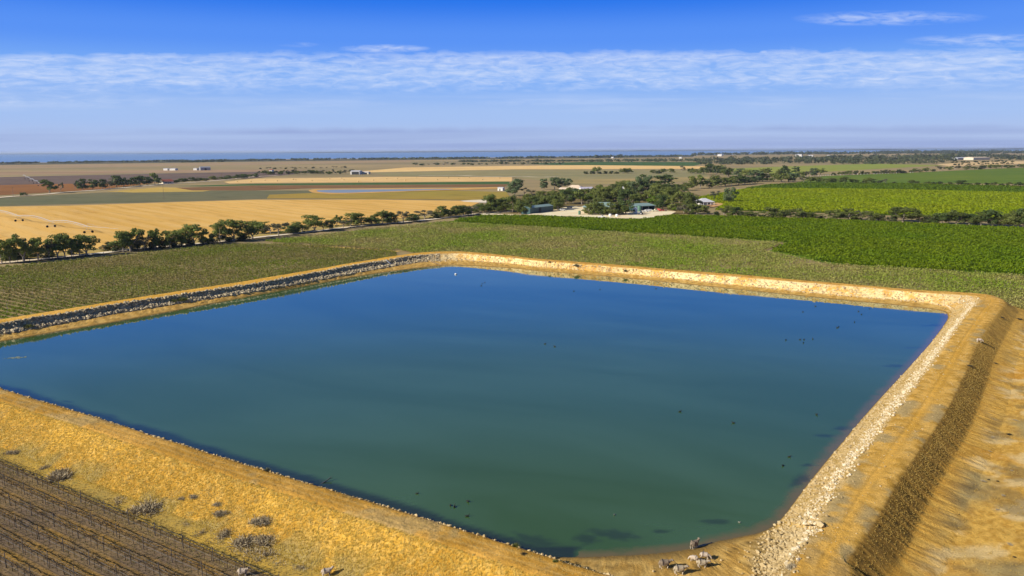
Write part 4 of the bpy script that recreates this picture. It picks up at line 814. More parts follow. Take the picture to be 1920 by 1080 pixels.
e, wd, dp_ = building('big_shed', (1098, 399.3), (1168, 399), 22, 3.6, 3.6, 'cream_wall', 'green_roof', 'large shed with pale green hipped roof behind a screen of trees', hip=9, doors=[(.30, .42, 3.2), (.6, .72, 3.2)], windows=[(.1, .18, 1.2, 2.4), (.82, .9, 1.2, 2.4)], over=.8)
# open machinery shed
a, wd, rz = frame_px((1192, 396.3), (1228, 394.5)); e = empty('machinery_shed', a, rz); tag(e, 'open fronted machinery shed with pale green roof on posts', 'shed')
b = MB(); b.box(0, 8.8, -.2, wd, 9, 3.9); b.box(0, .2, -.2, .15, 8.8, 3.9); b.box(wd-.15, .2, -.2, wd, 8.8, 3.9); b.build('wall', M_['green_steel'], e)
b = MB(); b.prism([(-.5, 3.6), (wd+.5, 3.6), (wd+.5, 3.8), (-.5, 3.8)], -.8, -.6); b.add([(-.5, -.8, 3.8), (wd+.5, -.8, 3.8), (wd+.5, 9.4, 5.2), (-.5, 9.4, 5.2), (-.5, -.8, 3.95), (wd+.5, -.8, 3.95), (wd+.5, 9.4, 5.35), (-.5, 9.4, 5.35)], [(3, 2, 1, 0), (4, 5, 6, 7), (0, 1, 5, 4), (1, 2, 6, 5), (2, 3, 7, 6), (3, 0, 4, 7)]); b.build('roof', M_['green_roof'], e)
for k_ in range(4): b = MB(); xx = .1+k_*(wd-.4)/3; b.box(xx, -.1, -.1, xx+.2, .1, 3.8); b.build('post', M_['steel'], e)
# white house with verandah
e, wd, dp_ = building('white_house', (1313, 385.3), (1336, 384.8), 10, 3.4, 2.2, 'white_wall', 'white_roof', 'white house with pale hipped roof and verandah posts', 'house', hip=4, doors=[(.45, .55, 2.2)], windows=[(.62, .85, .8, 2.2), (.15, .35, .8, 2.2)], over=1.4)
for k_ in range(5): b = MB(); xx = -.9+k_*(wd+1.6)/4; b.box(xx, -1.25, -.2, xx+.35, -.9, 2.75); b.build('verandah_post', M_['white_wall'], e)
building('farm_house', (1060, 358), (1092, 358.3), 14, 3.0, 3.4, 'cream_wall', 'cream_roof', 'house with cream hipped roof beyond the green shed', 'house', hip=6, windows=[(.2, .35, 1, 2.2), (.6, .8, 1, 2.2)], over=.9)
building('farm_house', (1048, 359.2), (1066, 359.5), 10, 2.8, 1.6, 'cream_wall', 'cream_roof', 'low cream annexe left of the cream hipped roof', 'shed', windows=[(.3, .6, 1, 2)])
building('farm_house', (1090, 358.8), (1113, 358.3), 9, 2.8, 1.8, 'white_wall', 'lavender_roof', 'low house with lavender grey roof among the trees', 'house', doors=[(.3, .38, 2.1)], windows=[(.5, .75, .9, 2.1)])
building('white_shed', (1160, 360.5), (1178, 361), 10, 5.2, 1.6, 'white_wall', 'white_roof', 'white shed roof showing above the homestead trees', doors=[(.1, .55, 4.2)])
building('pump_shed', (933, 357.6), (942.5, 357.8), 5, 3.3, .7, 'white_wall', 'white_roof', 'small white shed by itself at the end of the pond', doors=[(.35, .55, 2.2)])
building('far_house', (306, 344.8), (326, 344), 12, 3.2, 3.0, 'cream_wall', 'red_roof', 'small house with red roof beside the left dirt road', 'house', windows=[(.2, .35, 1, 2.2), (.6, .75, 1, 2.2)], doors=[(.45, .52, 2.2)])
building('far_shed', (657, 327.2), (674, 327.2), 18, 6.2, 1.5, 'white_wall', 'white_roof', 'white walled far shed with dark front at the wood edge', doors=[(.15, .95, 5.4)])
building('far_shed', (676, 326.8), (691, 326.8), 12, 4, 1.2, 'cream_wall', 'white_roof', 'low cream shed right of the dark fronted far shed', doors=[(.6, .8, 3)])
building('far_shed', (505, 322.4), (510, 322.4), 10, 4, 1.5, 'white_wall', 'red_roof', 'tiny white shed above the wood left of centre')
building('far_shed', (306.3, 319.6), (314, 319.6), 12, 4.5, .8, 'white_wall', 'white_roof', 'leftmost long white shed on the far left pasture')
building('far_shed', (318, 319.6), (328.5, 319.6), 12, 4.5, .8, 'white_wall', 'white_roof', 'second long white shed on the far left pasture')
building('far_shed', (362.5, 319.2), (369, 319.2), 12, 4.5, .8, 'white_wall', 'white_roof', 'white shed just left of the dark far barn')
building('far_barn', (376, 319.5), (395, 319.2), 22, 7, 2.2, 'grey_paint', 'grey_paint', 'dark grey far barn on the left pasture', 'barn', doors=[(.4, .6, 5)])
building('far_shed', (1146, 296.6), (1150, 296.6), 14, 5, 2, 'white_wall', 'white_roof', 'tiny white house under the lake edge trees', 'house')
building('far_shed', (1273, 297.2), (1278, 297.2), 16, 6, 2, 'white_wall', 'white_roof', 'lone tiny white house before the lake', 'house')
building('far_shed', (1345, 292.8), (1353, 292.8), 25, 10, 4, 'white_wall', 'white_roof', 'tiny pale roofed house on the lake shore woods', 'house')
building('far_shed', (1491, 294), (1503, 294), 30, 12, 3, 'white_wall', 'white_roof', 'bright white far shed in the right shore woods')
building('far_shed', (1515, 294.2), (1524, 294.2), 25, 8, 3, 'white_wall', 'white_roof', 'smaller white shed beside the bright far one')
building('far_shed', (1551, 294.3), (1555, 294.3), 18, 8, 3, 'white_wall', 'white_roof', 'tiny white house right of the two far sheds', 'house')
building('far_shed', (1796, 299.6), (1819, 299.2), 40, 7, 2.5, 'grey_paint', 'white_roof', 'long grey far shed left of the pale clearing sheds')
building('far_shed', (1825, 300), (1856, 299.5), 40, 9, 2.5, 'cream_wall', 'cream_roof', 'long cream far shed above the pale clearing')
building('far_shed', (1434, 304.5), (1441, 304.5), 20, 5, 2.5, 'white_wall', 'white_roof', 'pale far roof inside the woodland belt')

# ------------------------------------------------------------------ vehicles, tanks, bins in the yard
def wheel_mesh(r, w_):
    b = MB(); n = 14; t_ = np.arange(n)*2*math.pi/n
    b.bar((0, -w_/2, 0), (0, w_/2, 0), r, r, 14, 0); b.bar((0, -w_/2-.01, 0), (0, w_/2+.01, 0), r*.55, r*.55, 10, 1); return b.mesh('wheel', [M_['tyre'], M_['steel']])
WH = wheel_mesh(.34, .22); WHB = wheel_mesh(.85, .45); WHS = wheel_mesh(.5, .3)
def car(u, v, ang, paint, kind, label):
    e = empty('parked_car' if kind == 'car' else 'parked_ute', G(u, v, GZ+.5), ang); tag(e, label, 'car' if kind == 'car' else 'ute')
    b = MB()
    if kind == 'car': pr = [(-2.15, .35), (2.15, .35), (2.2, .75), (1.2, .95), (.55, 1.45), (-1.5, 1.48), (-2.1, 1.0), (-2.2, .7)]; win = [(.95, 1.0), (.48, 1.38), (-1.42, 1.40), (-1.85, 1.02)]
    else: pr = [(-2.5, .45), (2.4, .45), (2.45, .95), (1.4, 1.1), (.8, 1.75), (-.4, 1.78), (-.55, 1.0), (-2.5, 1.0)]; win = [(1.2, 1.15), (.75, 1.66), (-.32, 1.68), (-.42, 1.12)]
    b.prism(pr, -.85, .85); b.build('body', M_[paint], e)
    b = MB(); b.prism(win, -.87, .87); b.build('window', M_['window_glass'], e)
    for sx_ in (-1.35, 1.4):
        for sy_ in (-.78, .78): link('wheel', WH, e, (sx_, sy_, .34))
    for sy_ in (-.6, .6): b = MB(); b.box(2.12, sy_-.18, .62, 2.22, sy_+.18, .78); b.build('headlight', M_['white_paint'], e)
    return e
car(1054.5, 395.2, .15, 'white_paint', 'car', 'white car parked at the right end of the teal shed')
car(1068, 390.3, -.1, 'grey_paint', 'car', 'silver grey car parked under the yard trees')
car(1228.5, 396.2, .2, 'cream_paint', 'ute', 'cream ute right of the machinery shed')
car(1210.5, 397.4, .1, 'white_paint', 'ute', 'white ute in front of the machinery shed')
car(1234.5, 395.4, 1.2, 'red_paint', 'ute', 'red and white ute behind the red car')
car(1241.5, 395.9, .3, 'red_paint', 'car', 'red car at the right edge of the yard')
car(1128.5, 408.2, .0, 'white_paint', 'ute', 'white flat ute at the yard edge next to the vines')
def tractor(u, v, ang, label):
    e = empty('tractor', G(u, v, GZ+.5), ang); tag(e, label, 'tractor')
    b = MB(); b.prism([(.2, .8), (2.2, .8), (2.25, 1.55), (.2, 1.75)], -.4, .4); b.box(-1.1, -.35, .7, .2, .35, 1.2); b.build('body', M_['blue_paint'], e)
    b = MB(); b.box(-1.1, -.6, 1.2, .25, .6, 2.5); b.build('cab', M_['window_glass'], e); b = MB(); b.box(-1.25, -.72, 2.5, .4, .72, 2.65); b.build('roof', M_['blue_paint'], e)
    for sy_ in (-.85, .85): link('wheel', WHB, e, (-.7, sy_, .85))
    for sy_ in (-.65, .65): link('wheel', WHS, e, (1.7, sy_, .5))
    b = MB(); b.bar((1.5, .25, 1.6), (1.5, .25, 2.5), .05, .05); b.build('exhaust', M_['dark_steel'], e)
tractor(1201, 402.5, 2.6, 'dark blue tractor at the corner of the machinery shed')
def lathe(prof_, n=18):
    b = MB(); t_ = np.arange(n)*2*math.pi/n; v_ = np.concatenate([np.c_[r_*np.cos(t_), r_*np.sin(t_), np.full(n, z_)] for r_, z_ in prof_]); k_ = len(prof_)
    f_ = [(j_*n+i_, j_*n+(i_+1) % n, (j_+1)*n+(i_+1) % n, (j_+1)*n+i_) for j_ in range(k_-1) for i_ in range(n)]+[tuple(range((k_-1)*n, k_*n))]
    b.add(v_, f_); return b
def tank(u, v, r_, h_, m_, label, z=GZ+.5):
    e = empty('water_tank', G(u, v, z)); tag(e, label, 'tank')
    lathe([(r_, -.1), (r_*1.02, h_*.15), (r_, h_*.3), (r_*1.02, h_*.5), (r_, h_*.7), (r_, h_*.88)]).build('body', M_[m_], e, smooth=True)
    lathe([(r_*.97, h_*.87), (r_*.8, h_*.94), (r_*.4, h_*.98), (r_*.2, h_)]).build('lid', M_[m_], e, smooth=True)
tank(1191, 399.5, 1.7, 4.2, 'white_paint', 'tall white tank at the left end of the machinery shed')
tank(1198.5, 396.5, 1.6, 4.6, 'green_tank', 'green tank between the white tank and machinery shed')
tank(1144, 405.2, 1.0, 1.7, 'white_paint', 'left of two small white tanks before the tree screen')
tank(1156.5, 405.6, .95, 1.6, 'white_paint', 'right of two small white tanks before the tree screen')
tank(1086.5, 402.3, .9, 2.9, 'green_tank', 'lone dark green tank standing in the open yard')
def bin_(u, v, m_, label):
    e = empty('harvest_bin', G(u, v, GZ+.5), .1); tag(e, label, 'bin'); b = MB()
    b.prism([(-.9, .25), (.9, .25), (1.1, 1.5), (-1.1, 1.5)], -.8, .8); b.build('body', M_[m_], e)
    for s_ in (-.6, .6): b = MB(); b.box(s_-.1, -.8, -.05, s_+.1, .8, .25); b.build('skid', M_['wood'], e)
bin_(1215, 395.8, 'steel', 'grey steel bin inside the machinery shed front'); bin_(1219.5, 396.0, 'steel', 'right hand grey bin by the shed posts'); bin_(1248, 396, 'wood', 'brown bin beyond the red car')
# hay bales
bb = MB(); n = 16; bb.bar((-.75, 0, .85), (.75, 0, .85), .88, .88, 16); strawm = plain('hay', (.62, .46, .22), (.50, .36, .16), 5, .95, .1); bale_me = bb.mesh('hay_bale', [strawm])
bpos = [(497, 338.5), (550, 337), (555, 338.2), (618, 336), (672, 341.5), (725, 335.5), (745, 335.3), (781, 334.2), (860, 335.6), (880, 333), (937, 334.5), (520, 340), (585, 339.6), (645, 338), (700, 338.6), (760, 338.4), (820, 337.6), (905, 337.5), (640, 334.8), (840, 333.6), (470, 341), (445, 341.5)]
for u, v in bpos: o = link('hay_bale', bale_me, None, G(u, v, GZ+.1), random.uniform(0, 3)); tag(o, 'round straw bale lying in the pale hay field', 'hay bale', 'bales in the hay field')

# ------------------------------------------------------------------ irrigators and poles
def span_mesh(L_, h_, arch=1.6):
    b = MB(); n = 12; pts_ = [(L_*k_/n, 0, h_+arch*math.sin(math.pi*k_/n)) for k_ in range(n+1)]
    for k_ in range(n): b.bar(pts_[k_], pts_[k_+1], .16, .16, 6)
    low = [(p_[0], y_, p_[2]-1.1*math.sin(math.pi*min(1, max(.12, (k_+.0)/n)))) for k_, p_ in enumerate(pts_) for y_ in (0,)]
    for y_ in (-.5, .5):
        for k_ in range(n): b.bar((pts_[k_][0], y_*(1 if 0 < k_ < n else .1), pts_[k_][2]-1.0*(0 < k_ < n)), (pts_[k_+1][0], y_*(1 if k_+1 < n else .1), pts_[k_+1][2]-1.0*(k_+1 < n)), .05, .05, 4)
        for k_ in range(1, n): b.bar(pts_[k_], (pts_[k_][0], y_, pts_[k_][2]-1.0), .04, .04, 4)
    return b.mesh('span', [M_['steel']])
def irrigator(pts_, h_, label, boom=None, boom0=None):
    """towers at the photo base points pts_"""
    gp_ = [G(u, v, GZ+.3) for u, v in pts_]; e = empty('irrigator', gp_[0]); tag(e, label, 'irrigator')
    def rel(p_): return tuple(np.asarray(p_)-gp_[0])
    dirv = (gp_[-1]-gp_[0]); rz_ = math.atan2(dirv[1], dirv[0])
    ends = [g_ for g_ in gp_]
    if boom0 is not None: ends = [G(*boom0, GZ+.3)]+ends
    for a_, b_ in zip(ends[:-1], ends[1:]):
        L_ = float(np.linalg.norm(b_-a_)); link('span', span_mesh(L_, h_), e, rel(a_), math.atan2(b_[1]-a_[1], b_[0]-a_[0]))
    for g_ in gp_:
        b = MB(); b.bar((0, -2.2, .7), (0, -.1, h_), .07, .07, 5); b.bar((0, 2.2, .7), (0, .1, h_), .07, .07, 5); b.bar((0, -2.2, .75), (0, 2.2, .75), .09, .09, 5); b.bar((0, -1.2, 2), (0, 1.2, 2), .05, .05, 4)
        tw = b.build('tower', M_['steel'], e, rel(g_), rz_)
        for y_ in (-2.2, 2.2):
            wm = bpy.data.meshes.get('irrigator_wheel')
            if wm is None: wb = MB(); wb.bar((-.18, 0, .7), (.18, 0, .7), .72, .72, 14); wm = wb.mesh('irrigator_wheel', [M_['tyre']])
            link('wheel', wm, tw, (0, y_, 0))
    if boom is not None:
        g_ = G(*boom, GZ+.3); L_ = float(np.linalg.norm(g_-gp_[-1])); b = MB(); b.bar((0, 0, h_), (L_, 0, h_-.3), .10, .07, 5)
        for k_ in (.35, .7): b.bar((0, 0, h_+1.6), (L_*k_, 0, h_-.1), .03, .03, 4)
        b.bar((0, 0, h_), (0, 0, h_+1.6), .05, .05, 4)
        b.build('boom', M_['steel'], e, rel(gp_[-1]), math.atan2(g_[1]-gp_[-1][1], g_[0]-gp_[-1][0]))
irrigator([(36, 415.2), (96, 426.2), (166, 437)], 3.9, 'long arched pivot irrigator standing in the golden stubble', (223, 441), (-20, 405))
irrigator([(50, 336), (58, 340), (66, 344), (75, 348.5)], 4.2, 'far pivot irrigator seen end on in the bare field', None, (43, 332.5))
def pole(u, v, top, label, arm=True):
    p_ = G(u, v); h_ = (v-top)*depth(p_)/F; e = empty('power_pole', p_, .6); tag(e, label, 'power pole')
    b = MB(); b.bar((0, 0, -.2), (0, 0, h_), .17, .11, 8); b.build('mast', M_['wood'], e)
    b = MB(); b.box(-1.1, -.06, h_-.7, 1.1, .06, h_-.55); b.build('crossarm', M_['wood'], e)
    for x_ in (-.95, .95): b = MB(); b.bar((x_, 0, h_-.55), (x_, 0, h_-.3), .05, .04, 6); b.build('insulator', M_['steel'], e)
for u, v, tp, lb in ((25, 369, 351, 'power pole beside the dark bush on the left dirt road'), (307.5, 375, 345, 'power pole at the back edge of the golden stubble'), (416.5, 337, 325, 'power pole in the tree row left of centre'), (492, 333, 322, 'power pole left of the far wood'), (602, 326, 313, 'power pole rising from the far wood'), (208, 349, 340, 'short power pole among the left road trees')): pole(u, v, tp, lb)
# fences
def fence(pxl, step, h_, r_, m_, label, z=GZ):
    c_ = np.array([G(u, v, z)[:2] for u, v in pxl]); L_ = np.r_[0, np.cumsum(np.linalg.norm(np.diff(c_, axis=0), axis=1))]; s_ = np.arange(0, L_[-1], step)
    pp = np.c_[np.interp(s_, L_, c_[:, 0]), np.interp(s_, L_, c_[:, 1]), np.full(len(s_), z)]; e = empty('post_fence', pp[0]); tag(e, label, 'fence')
    v_, f_ = post_boxes(pp-pp[0], h_, r_); o = link('post', mesh('post', v_, [f_], [m_]), e); o['kind'] = 'stuff'
    b = MB()
    for hh_ in (.45, .8, 1.1):
        for a_, b_ in zip(pp[:-1:4], pp[4::4]): b.bar(a_-pp[0]+[0, 0, hh_], b_-pp[0]+[0, 0, hh_], .008, .008, 3)
    b.build('wire', M_['steel'], e)
fence([(-60, 501.5), (0, 496.5), (107, 486.5), (190, 477.5), (260, 469.5), (330, 463)], 4.5, 1.2, .07, M_['wood'], 'dark post and wire fence between the road and vines')
fence([(1480, 333), (1560, 328.8), (1640, 326.6), (1716, 324)], 9, 1.6, .22, M_['white_paint'], 'line of white posts beside the far green vineyard')

# ------------------------------------------------------------------ bare trellised vines at the lower left
vine_dark = plain('vine_wood', (.060, .042, .030), (.035, .026, .020), 5, .9, .1); postw = plain('trellis_post', (.15, .125, .10), (.09, .075, .06), 4, .9, .1)
pmb = MB(); pmb.bar((0, 0, -.1), (0, 0, 1.85), .055, .048, 7); post_me = pmb.mesh('post', [postw])
vine_me = []
for k_ in range(6):
    b = MB(); U = random.uniform
    b.bar((U(-.08, .08), U(-.05, .05), -.05), (0, 0, .6), .034, .028, 5); b.bar((0, 0, .58), (0, 0, 1.05), .028, .026, 5)
    for sgn in (-1, 1):
        p0 = np.array([0, 0, 1.05])
        for q_ in range(4): p1 = p0+[sgn*.2, U(-.05, .05), U(-.03, .05)]; b.bar(p0, p1, .038-.004*q_, .034-.004*q_, 4); p0 = p1
    for q_ in range(26):
        x0 = U(-.75, .75); p0 = np.array([x0, U(-.04, .04), 1.08]); dr = np.array([U(-.5, .5), U(-.9, .9), U(-.35, 1.0)]); dr /= np.linalg.norm(dr); ln = U(.2, .62)
        p1 = p0+dr*ln*.6; p2 = p1+(dr+[U(-.3, .3), U(-.3, .3), -.5])*ln*.4; b.bar(p0, p1, .016, .013, 3); b.bar(p1, p2, .013, .007, 3)
    vine_me.append(b.mesh('vine', [vine_dark]))
def on_screen(p_, m_=70):
    q_ = np.asarray(p_, float)-[0, 0, H]; c_ = q_@fw
    u, v = 960+F*(q_@ir)/c_, 540-F*(q_@iu)/c_
    return -m_ < u < 1920+m_ and -m_ < v < 1080+m_*1.5
for rk in range(10):
    base_ = r0+np_*(2.75*rk); vis = [s_ for s_ in np.arange(-24, 82, 1.4) if on_screen([*(base_+dn*s_), .6])]
    if len(vis) < 3: continue
    s0, s1 = vis[0], vis[-1]; p0 = base_+dn*s0
    e = empty('trellis_row', (p0[0], p0[1], GZ+.1), ROWA)
    tag(e, 'bare dark trellis row nearest the foot of the bank' if rk == 0 else f'bare dark trellis row at lower left, {nth(rk+1)} from the bank foot', 'vine row', 'bare trellised vine rows at lower left')
    ph = (rk*1.9) % 5.6; x_ = math.ceil((s0-ph)/5.6)*5.6+ph
    while x_ <= s1+.1: o = link('post', post_me, e, (x_-s0, 0, random.uniform(-.08, .05)), random.uniform(0, 3)); o.rotation_euler = (random.uniform(-.04, .04), random.uniform(-.04, .04), 0); x_ += 5.6
    for j_, s_ in enumerate(vis):
        o = link('vine', vine_me[random.randrange(6)], e, (s_-s0, random.uniform(-.06, .06), 0), math.pi*(j_ % 2)); o.scale = (1, random.uniform(.8, 1.2), random.uniform(.9, 1.1))
    b = MB()
    for hh_ in (.55, 1.1, 1.5): b.bar((-.5, 0, hh_), (s1-s0+.5, 0, hh_), .012 if hh_ > 1.2 else .02, None, 4)
    b.build('wire', M_['dark_steel'], e)

# ------------------------------------------------------------------ stones of the bank faces
def rock_variants(n):
    import bmesh
    out = []
    for k_ in range(n):
        bm = bmesh.new(); bmesh.ops.create_icosphere(bm, subdivisions=1, radius=1); r_ = np.random.default_rng(90+k_)
        v = np.array([x_.co[:] for x_ in bm.verts])*(.72+.5*r_.random((len(bm.verts), 1)))*np.array([1, .75+.3*r_.random(), .6+.25*r_.random()])
        f = np.array([[x_.index for x_ in f_.verts] for f_ in bm.faces]); bm.free(); out.append((v, f))
    return out
RV = rock_variants(8)
def stone_mat(name, a, b, c_):
    t = NT(name); at_ = t.n('ShaderNodeAttribute', attribute_name='tone').outputs['Fac']; g = t.noise(t.pos(), 6, 3)
    col = t.mix(at_, a, b); col = t.mix(t.ramp(g, .5, .75), col, c_); return t.done(col, .9, .2, bump=g, bstr=.4, bdist=.05)
def stones(name, pts, sizes, mat, label, sink=.25):
    vs, fs_, tn_ = [], [], []; no = 0; n = len(pts); var = rng.integers(0, 8, n); rz_ = rng.uniform(0, 6.28, n)
    for k_ in range(8):
        m_ = var == k_; cnt = int(m_.sum())
        if not cnt: continue
        v, f = RV[k_]; c_, s_ = np.cos(rz_[m_]), np.sin(rz_[m_]); S = sizes[m_]
        X = (v[None, :, 0]*c_[:, None]-v[None, :, 1]*s_[:, None])*S[:, None]; Y = (v[None, :, 0]*s_[:, None]+v[None, :, 1]*c_[:, None])*S[:, None]; Z = v[None, :, 2]*S[:, None]
        vv = np.stack([X, Y, Z], -1)+pts[m_][:, None, :]+np.array([0, 0, 1])*(S*(.55-sink))[:, None, None]
        vs.append(vv.reshape(-1, 3)); fs_.append((np.arange(cnt)[:, None, None]*len(v)+f[None]).reshape(-1, 3)+no); tn_.append(np.repeat(rng.random(cnt), len(v))); no += cnt*len(v)
    o = link(name, mesh(name, np.concatenate(vs), [np.concatenate(fs_)], [mat], attr={'tone': np.concatenate(tn_)})); return tag(o, label, 'stones', kind='stuff')
kd = kw.argmax(1); cam_d = np.linalg.norm(Or[:, :2], axis=1)
steps_k = np.linalg.norm(np.roll(Wr, -1, 0)-Wr, axis=1)
def pick(mask, n, plo, phi, shape=None):
    ks = np.where(mask)[0]; pr_ = steps_k[ks]/steps_k[ks].sum(); k_ = rng.choice(ks, n, p=pr_); p_ = rng.uniform(plo, phi, n) if shape is None else shape(n)
    return np.array([bank_pt(a, b) for a, b in zip(k_, p_)]), k_, p_
sl = stone_mat('riprap_stone', (.60, .50, .32), (.36, .29, .175), (.20, .16, .10)); sf = stone_mat('pale_stone', (.62, .50, .31), (.48, .35, .17), (.34, .25, .13)); sr = stone_mat('cream_stone', (.54, .42, .23), (.40, .29, .13), (.28, .20, .09))
swh = stone_mat('white_stone', (.70, .61, .44), (.54, .44, .27), (.40, .31, .17))
P1, _, _ = pick(kw[:, 0] > .35, 7500, 2.0, 3.0); stones('riprap_stones', P1, rng.gamma(4, .062, len(P1)).clip(.10, .55), sl, 'grey riprap stones lining the left bank')
P2, _, _ = pick((kw[:, 1] > .5), 3800, 1.8, 2.9); stones('bank_stones', P2, rng.gamma(3, .055, len(P2)).clip(.08, .4), sf, 'pale yellow stones scattered over the far bank face')
def shp(n): return np.clip(rng.normal(2.68, .15, n), 2.3, 3.05)
def shq(n): return np.clip(rng.triangular(1.1, 2.5, 3.0, n), 1.1, 3.06)
P3, _, _ = pick((kw[:, 2] > .35), 3600, 0, 0, shp); stones('bank_stones', P3, rng.gamma(3, .038, len(P3)).clip(.04, .32), swh, 'band of white stones along the top of the right bank face')
P3, _, _ = pick((kw[:, 2] > .35), 5200, 0, 0, shq); stones('bank_stones', P3, rng.gamma(3, .034, len(P3)).clip(.03, .3), sr, 'tan stones along the right bank water edge')
P4, _, _ = pick((kw[:, 3] > .6) & (Wr[:, 0] < 16), 1500, 2.70, 3.04); stones('bank_stones', P4, rng.gamma(3, .034, len(P4)).clip(.04, .26), sr, 'line of small pale stones on the near crest edge')
P5, _, _ = pick((kw[:, 2] > .3), 700, 3.05, 3.9); stones('crest_stones', P5, rng.gamma(2, .026, len(P5)).clip(.03, .16), sr, 'small loose stones on the right crest')
# rock spill running down into the near corner
ctr_ = [np.array([*G(u, v, 1.2)[:2]]) for u, v in ((1500, 975), (1478, 1010), (1462, 1045), (1440, 1085))]
def surf_z(xy):
    d_ = ((flat[:, :2]-xy)**2).sum(1); return flat[np.argmin(d_), 2]
sp = []
for k_ in range(1500):
    a = random.random()*2.999; i_ = int(a); c_ = ctr_[i_]*(1-a+i_)+ctr_[i_+1]*(a-i_)+rng.normal(size=2)*1.15; sp.append((c_[0], c_[1], surf_z(c_)))
sp = np.array(sp); stones('rock_spill', sp, rng.gamma(3, .045, len(sp)).clip(.05, .36), sr, 'spill of pale rubble down to the near right corner')
def boulder(u, v, s_, label):
    p_ = bank_near(u, v, .5); vv, ff = RV[random.randrange(8)]
    o = link('boulder', mesh('boulder', vv*s_+[0, 0, s_*.4], [ff], [sr], attr={'tone': np.full(len(vv), .2)}), None, p_, random.uniform(0, 6)); tag(o, label, 'boulder')
for u, v, s_, lb in ((1440, 994, .36, 'pale boulder nearest the water at the right end of the beach'), (1441, 1009, .42, 'yellowish boulder on sand left of the rubble spill'), (1455, 993, .24, 'small boulder between the water edge and the rubble'), (1426, 1034, .30, 'flat pale stone lying alone on the beach sand'), (1536, 983, .55, 'large whitish boulder at the upper edge of the rubble')): boulder(u, v, s_, lb)

# ------------------------------------------------------------------ dry grass and bushes
def tufts(name, P_, hmin, hmax, mat, label, blades=5, lean=.5):
    n = len(P_)*blades; base = np.repeat(P_, blades, 0)+rng.normal(size=(n, 3))*[.07, .07, 0]; h_ = rng.uniform(hmin, hmax, n)
    a = rng.uniform(0, 6.28, n); dr = np.c_[np.cos(a)*lean*h_*rng.random(n), np.sin(a)*lean*h_*rng.random(n), h_]; wv = np.c_[-np.sin(a+1), np.cos(a+1), np.zeros(n)]*(.022+.02*rng.random(n))[:, None]
    v = np.stack([base-wv-[0, 0, .04], base+wv-[0, 0, .04], base+dr], 1).reshape(-1, 3)
    o = link(name, mesh(name, v, [np.arange(3*n).reshape(n, 3)], [mat], attr={'tone': np.repeat(np.repeat(rng.random(len(P_)), blades), 3)})); return tag(o, label, 'grass', kind='stuff')
def grassmat(name, a, b, c_):
    t = NT(name); at_ = t.n('ShaderNodeAttribute', attribute_name='tone').outputs['Fac']
    col = t.mix(at_, a, b); col = t.mix(t.ramp(t.noise(t.pos(), .35, 4), .52, .70), col, c_); t.done(col, .8, .1)
    q = t.n('ShaderNodeBsdfTranslucent', {'Color': col}); mx = t.n('ShaderNodeMixShader', {0: .3})
    t.l(t.b.outputs[0], mx.inputs[1]); t.l(q.outputs[0], mx.inputs[2]); t.l(mx.outputs[0], t.t.nodes['Material Output'].inputs['Surface']); return t.m
gg = grassmat('gold_grass', (.76, .585, .155), (.60, .455, .105), (.66, .54, .22)); gd = grassmat('brown_grass', (.58, .40, .10), (.44, .30, .08), (.64, .46, .14)); gv = grassmat('verge_grass_blades', (.60, .46, .15), (.46, .37, .14), (.40, .35, .17))
nearmask = (kw[:, 3] > .5)
vis_k = np.array([on_screen(Or[k_], 120) for k_ in range(ncol)])
P6, _, _ = pick(nearmask & vis_k, 42000, 4.02, 6.4); tufts('dry_grass', P6, .07, .26, gg, 'golden dry grass covering the near bank slope', 5, .6)
P7, _, _ = pick(nearmask & vis_k, 5000, 3.1, 4.0); tufts('dry_grass', P7, .04, .14, gv, 'short dry grass on the near crest', 4, 1.)
P8, _, p8 = pick((kw[:, 2] > .6) & vis_k & (Or[:, 1] < 185), 13000, 0, 0, lambda n: np.clip(rng.triangular(3.95, 4.35, 5.4, n), 3.97, 5.4)); tufts('dry_grass', P8, .03, .10, gd, 'brown dry stubble on the steep outer right slope', 4, .8)
P9, _, _ = pick((kw[:, 2] > .6) & vis_k, 2500, 3.2, 4.0); tufts('dry_grass', P9, .03, .10, gv, 'sparse dry grass on the right crest', 3, 1.)
s_ = rng.uniform(-24, 95, 9000); o_ = rng.uniform(-7.5, .6, 9000); xy = r0+dn*s_[:, None]+np_*o_[:, None]
tufts('dry_grass', np.c_[xy, np.full(9000, GZ+.09)], .05, .2, gv, 'dry grass at the foot of the near bank', 4, 1.)
rr_ = rng.integers(0, 9, 26000)-.5; s_ = rng.uniform(-24, 85, 26000); o_ = 2.75*(rr_+rng.normal(size=26000)*.20+.5*(rng.random(26000) < .35)); xy = r0+dn*s_[:, None]+np_*o_[:, None]
gw = grassmat('inter_row_weeds', (.22, .20, .075), (.17, .14, .06), (.30, .21, .07))
tufts('weeds', np.c_[xy, np.full(26000, GZ+.11)], .04, .16, gw, 'low weeds between the bare vine rows', 4, 1.2)
exy = np.c_[rng.uniform(40, 160, 26000), rng.uniform(70, 215, 26000)]; ed_ = (exy[:, 0]-da[0])*nn[0]+(exy[:, 1]-da[1])*nn[1]
exy = exy[(ed_ > 1.5) & (ed_ < 45) & (fbm(exy[:, 0]*.12, exy[:, 1]*.12, 4, 81) > .47)]
tufts('dry_grass', np.c_[exy, np.full(len(exy), GZ+.12)+.5*(fbm(exy[:, 0]*.12, exy[:, 1]*.12, 4, 41)-.4)*sstep(4, 9, (exy[:, 0]-da[0])*nn[0]+(exy[:, 1]-da[1])*nn[1])], .04, .16, gd, 'sparse dry tufts on the bare earth below the right bank', 4, 1.)
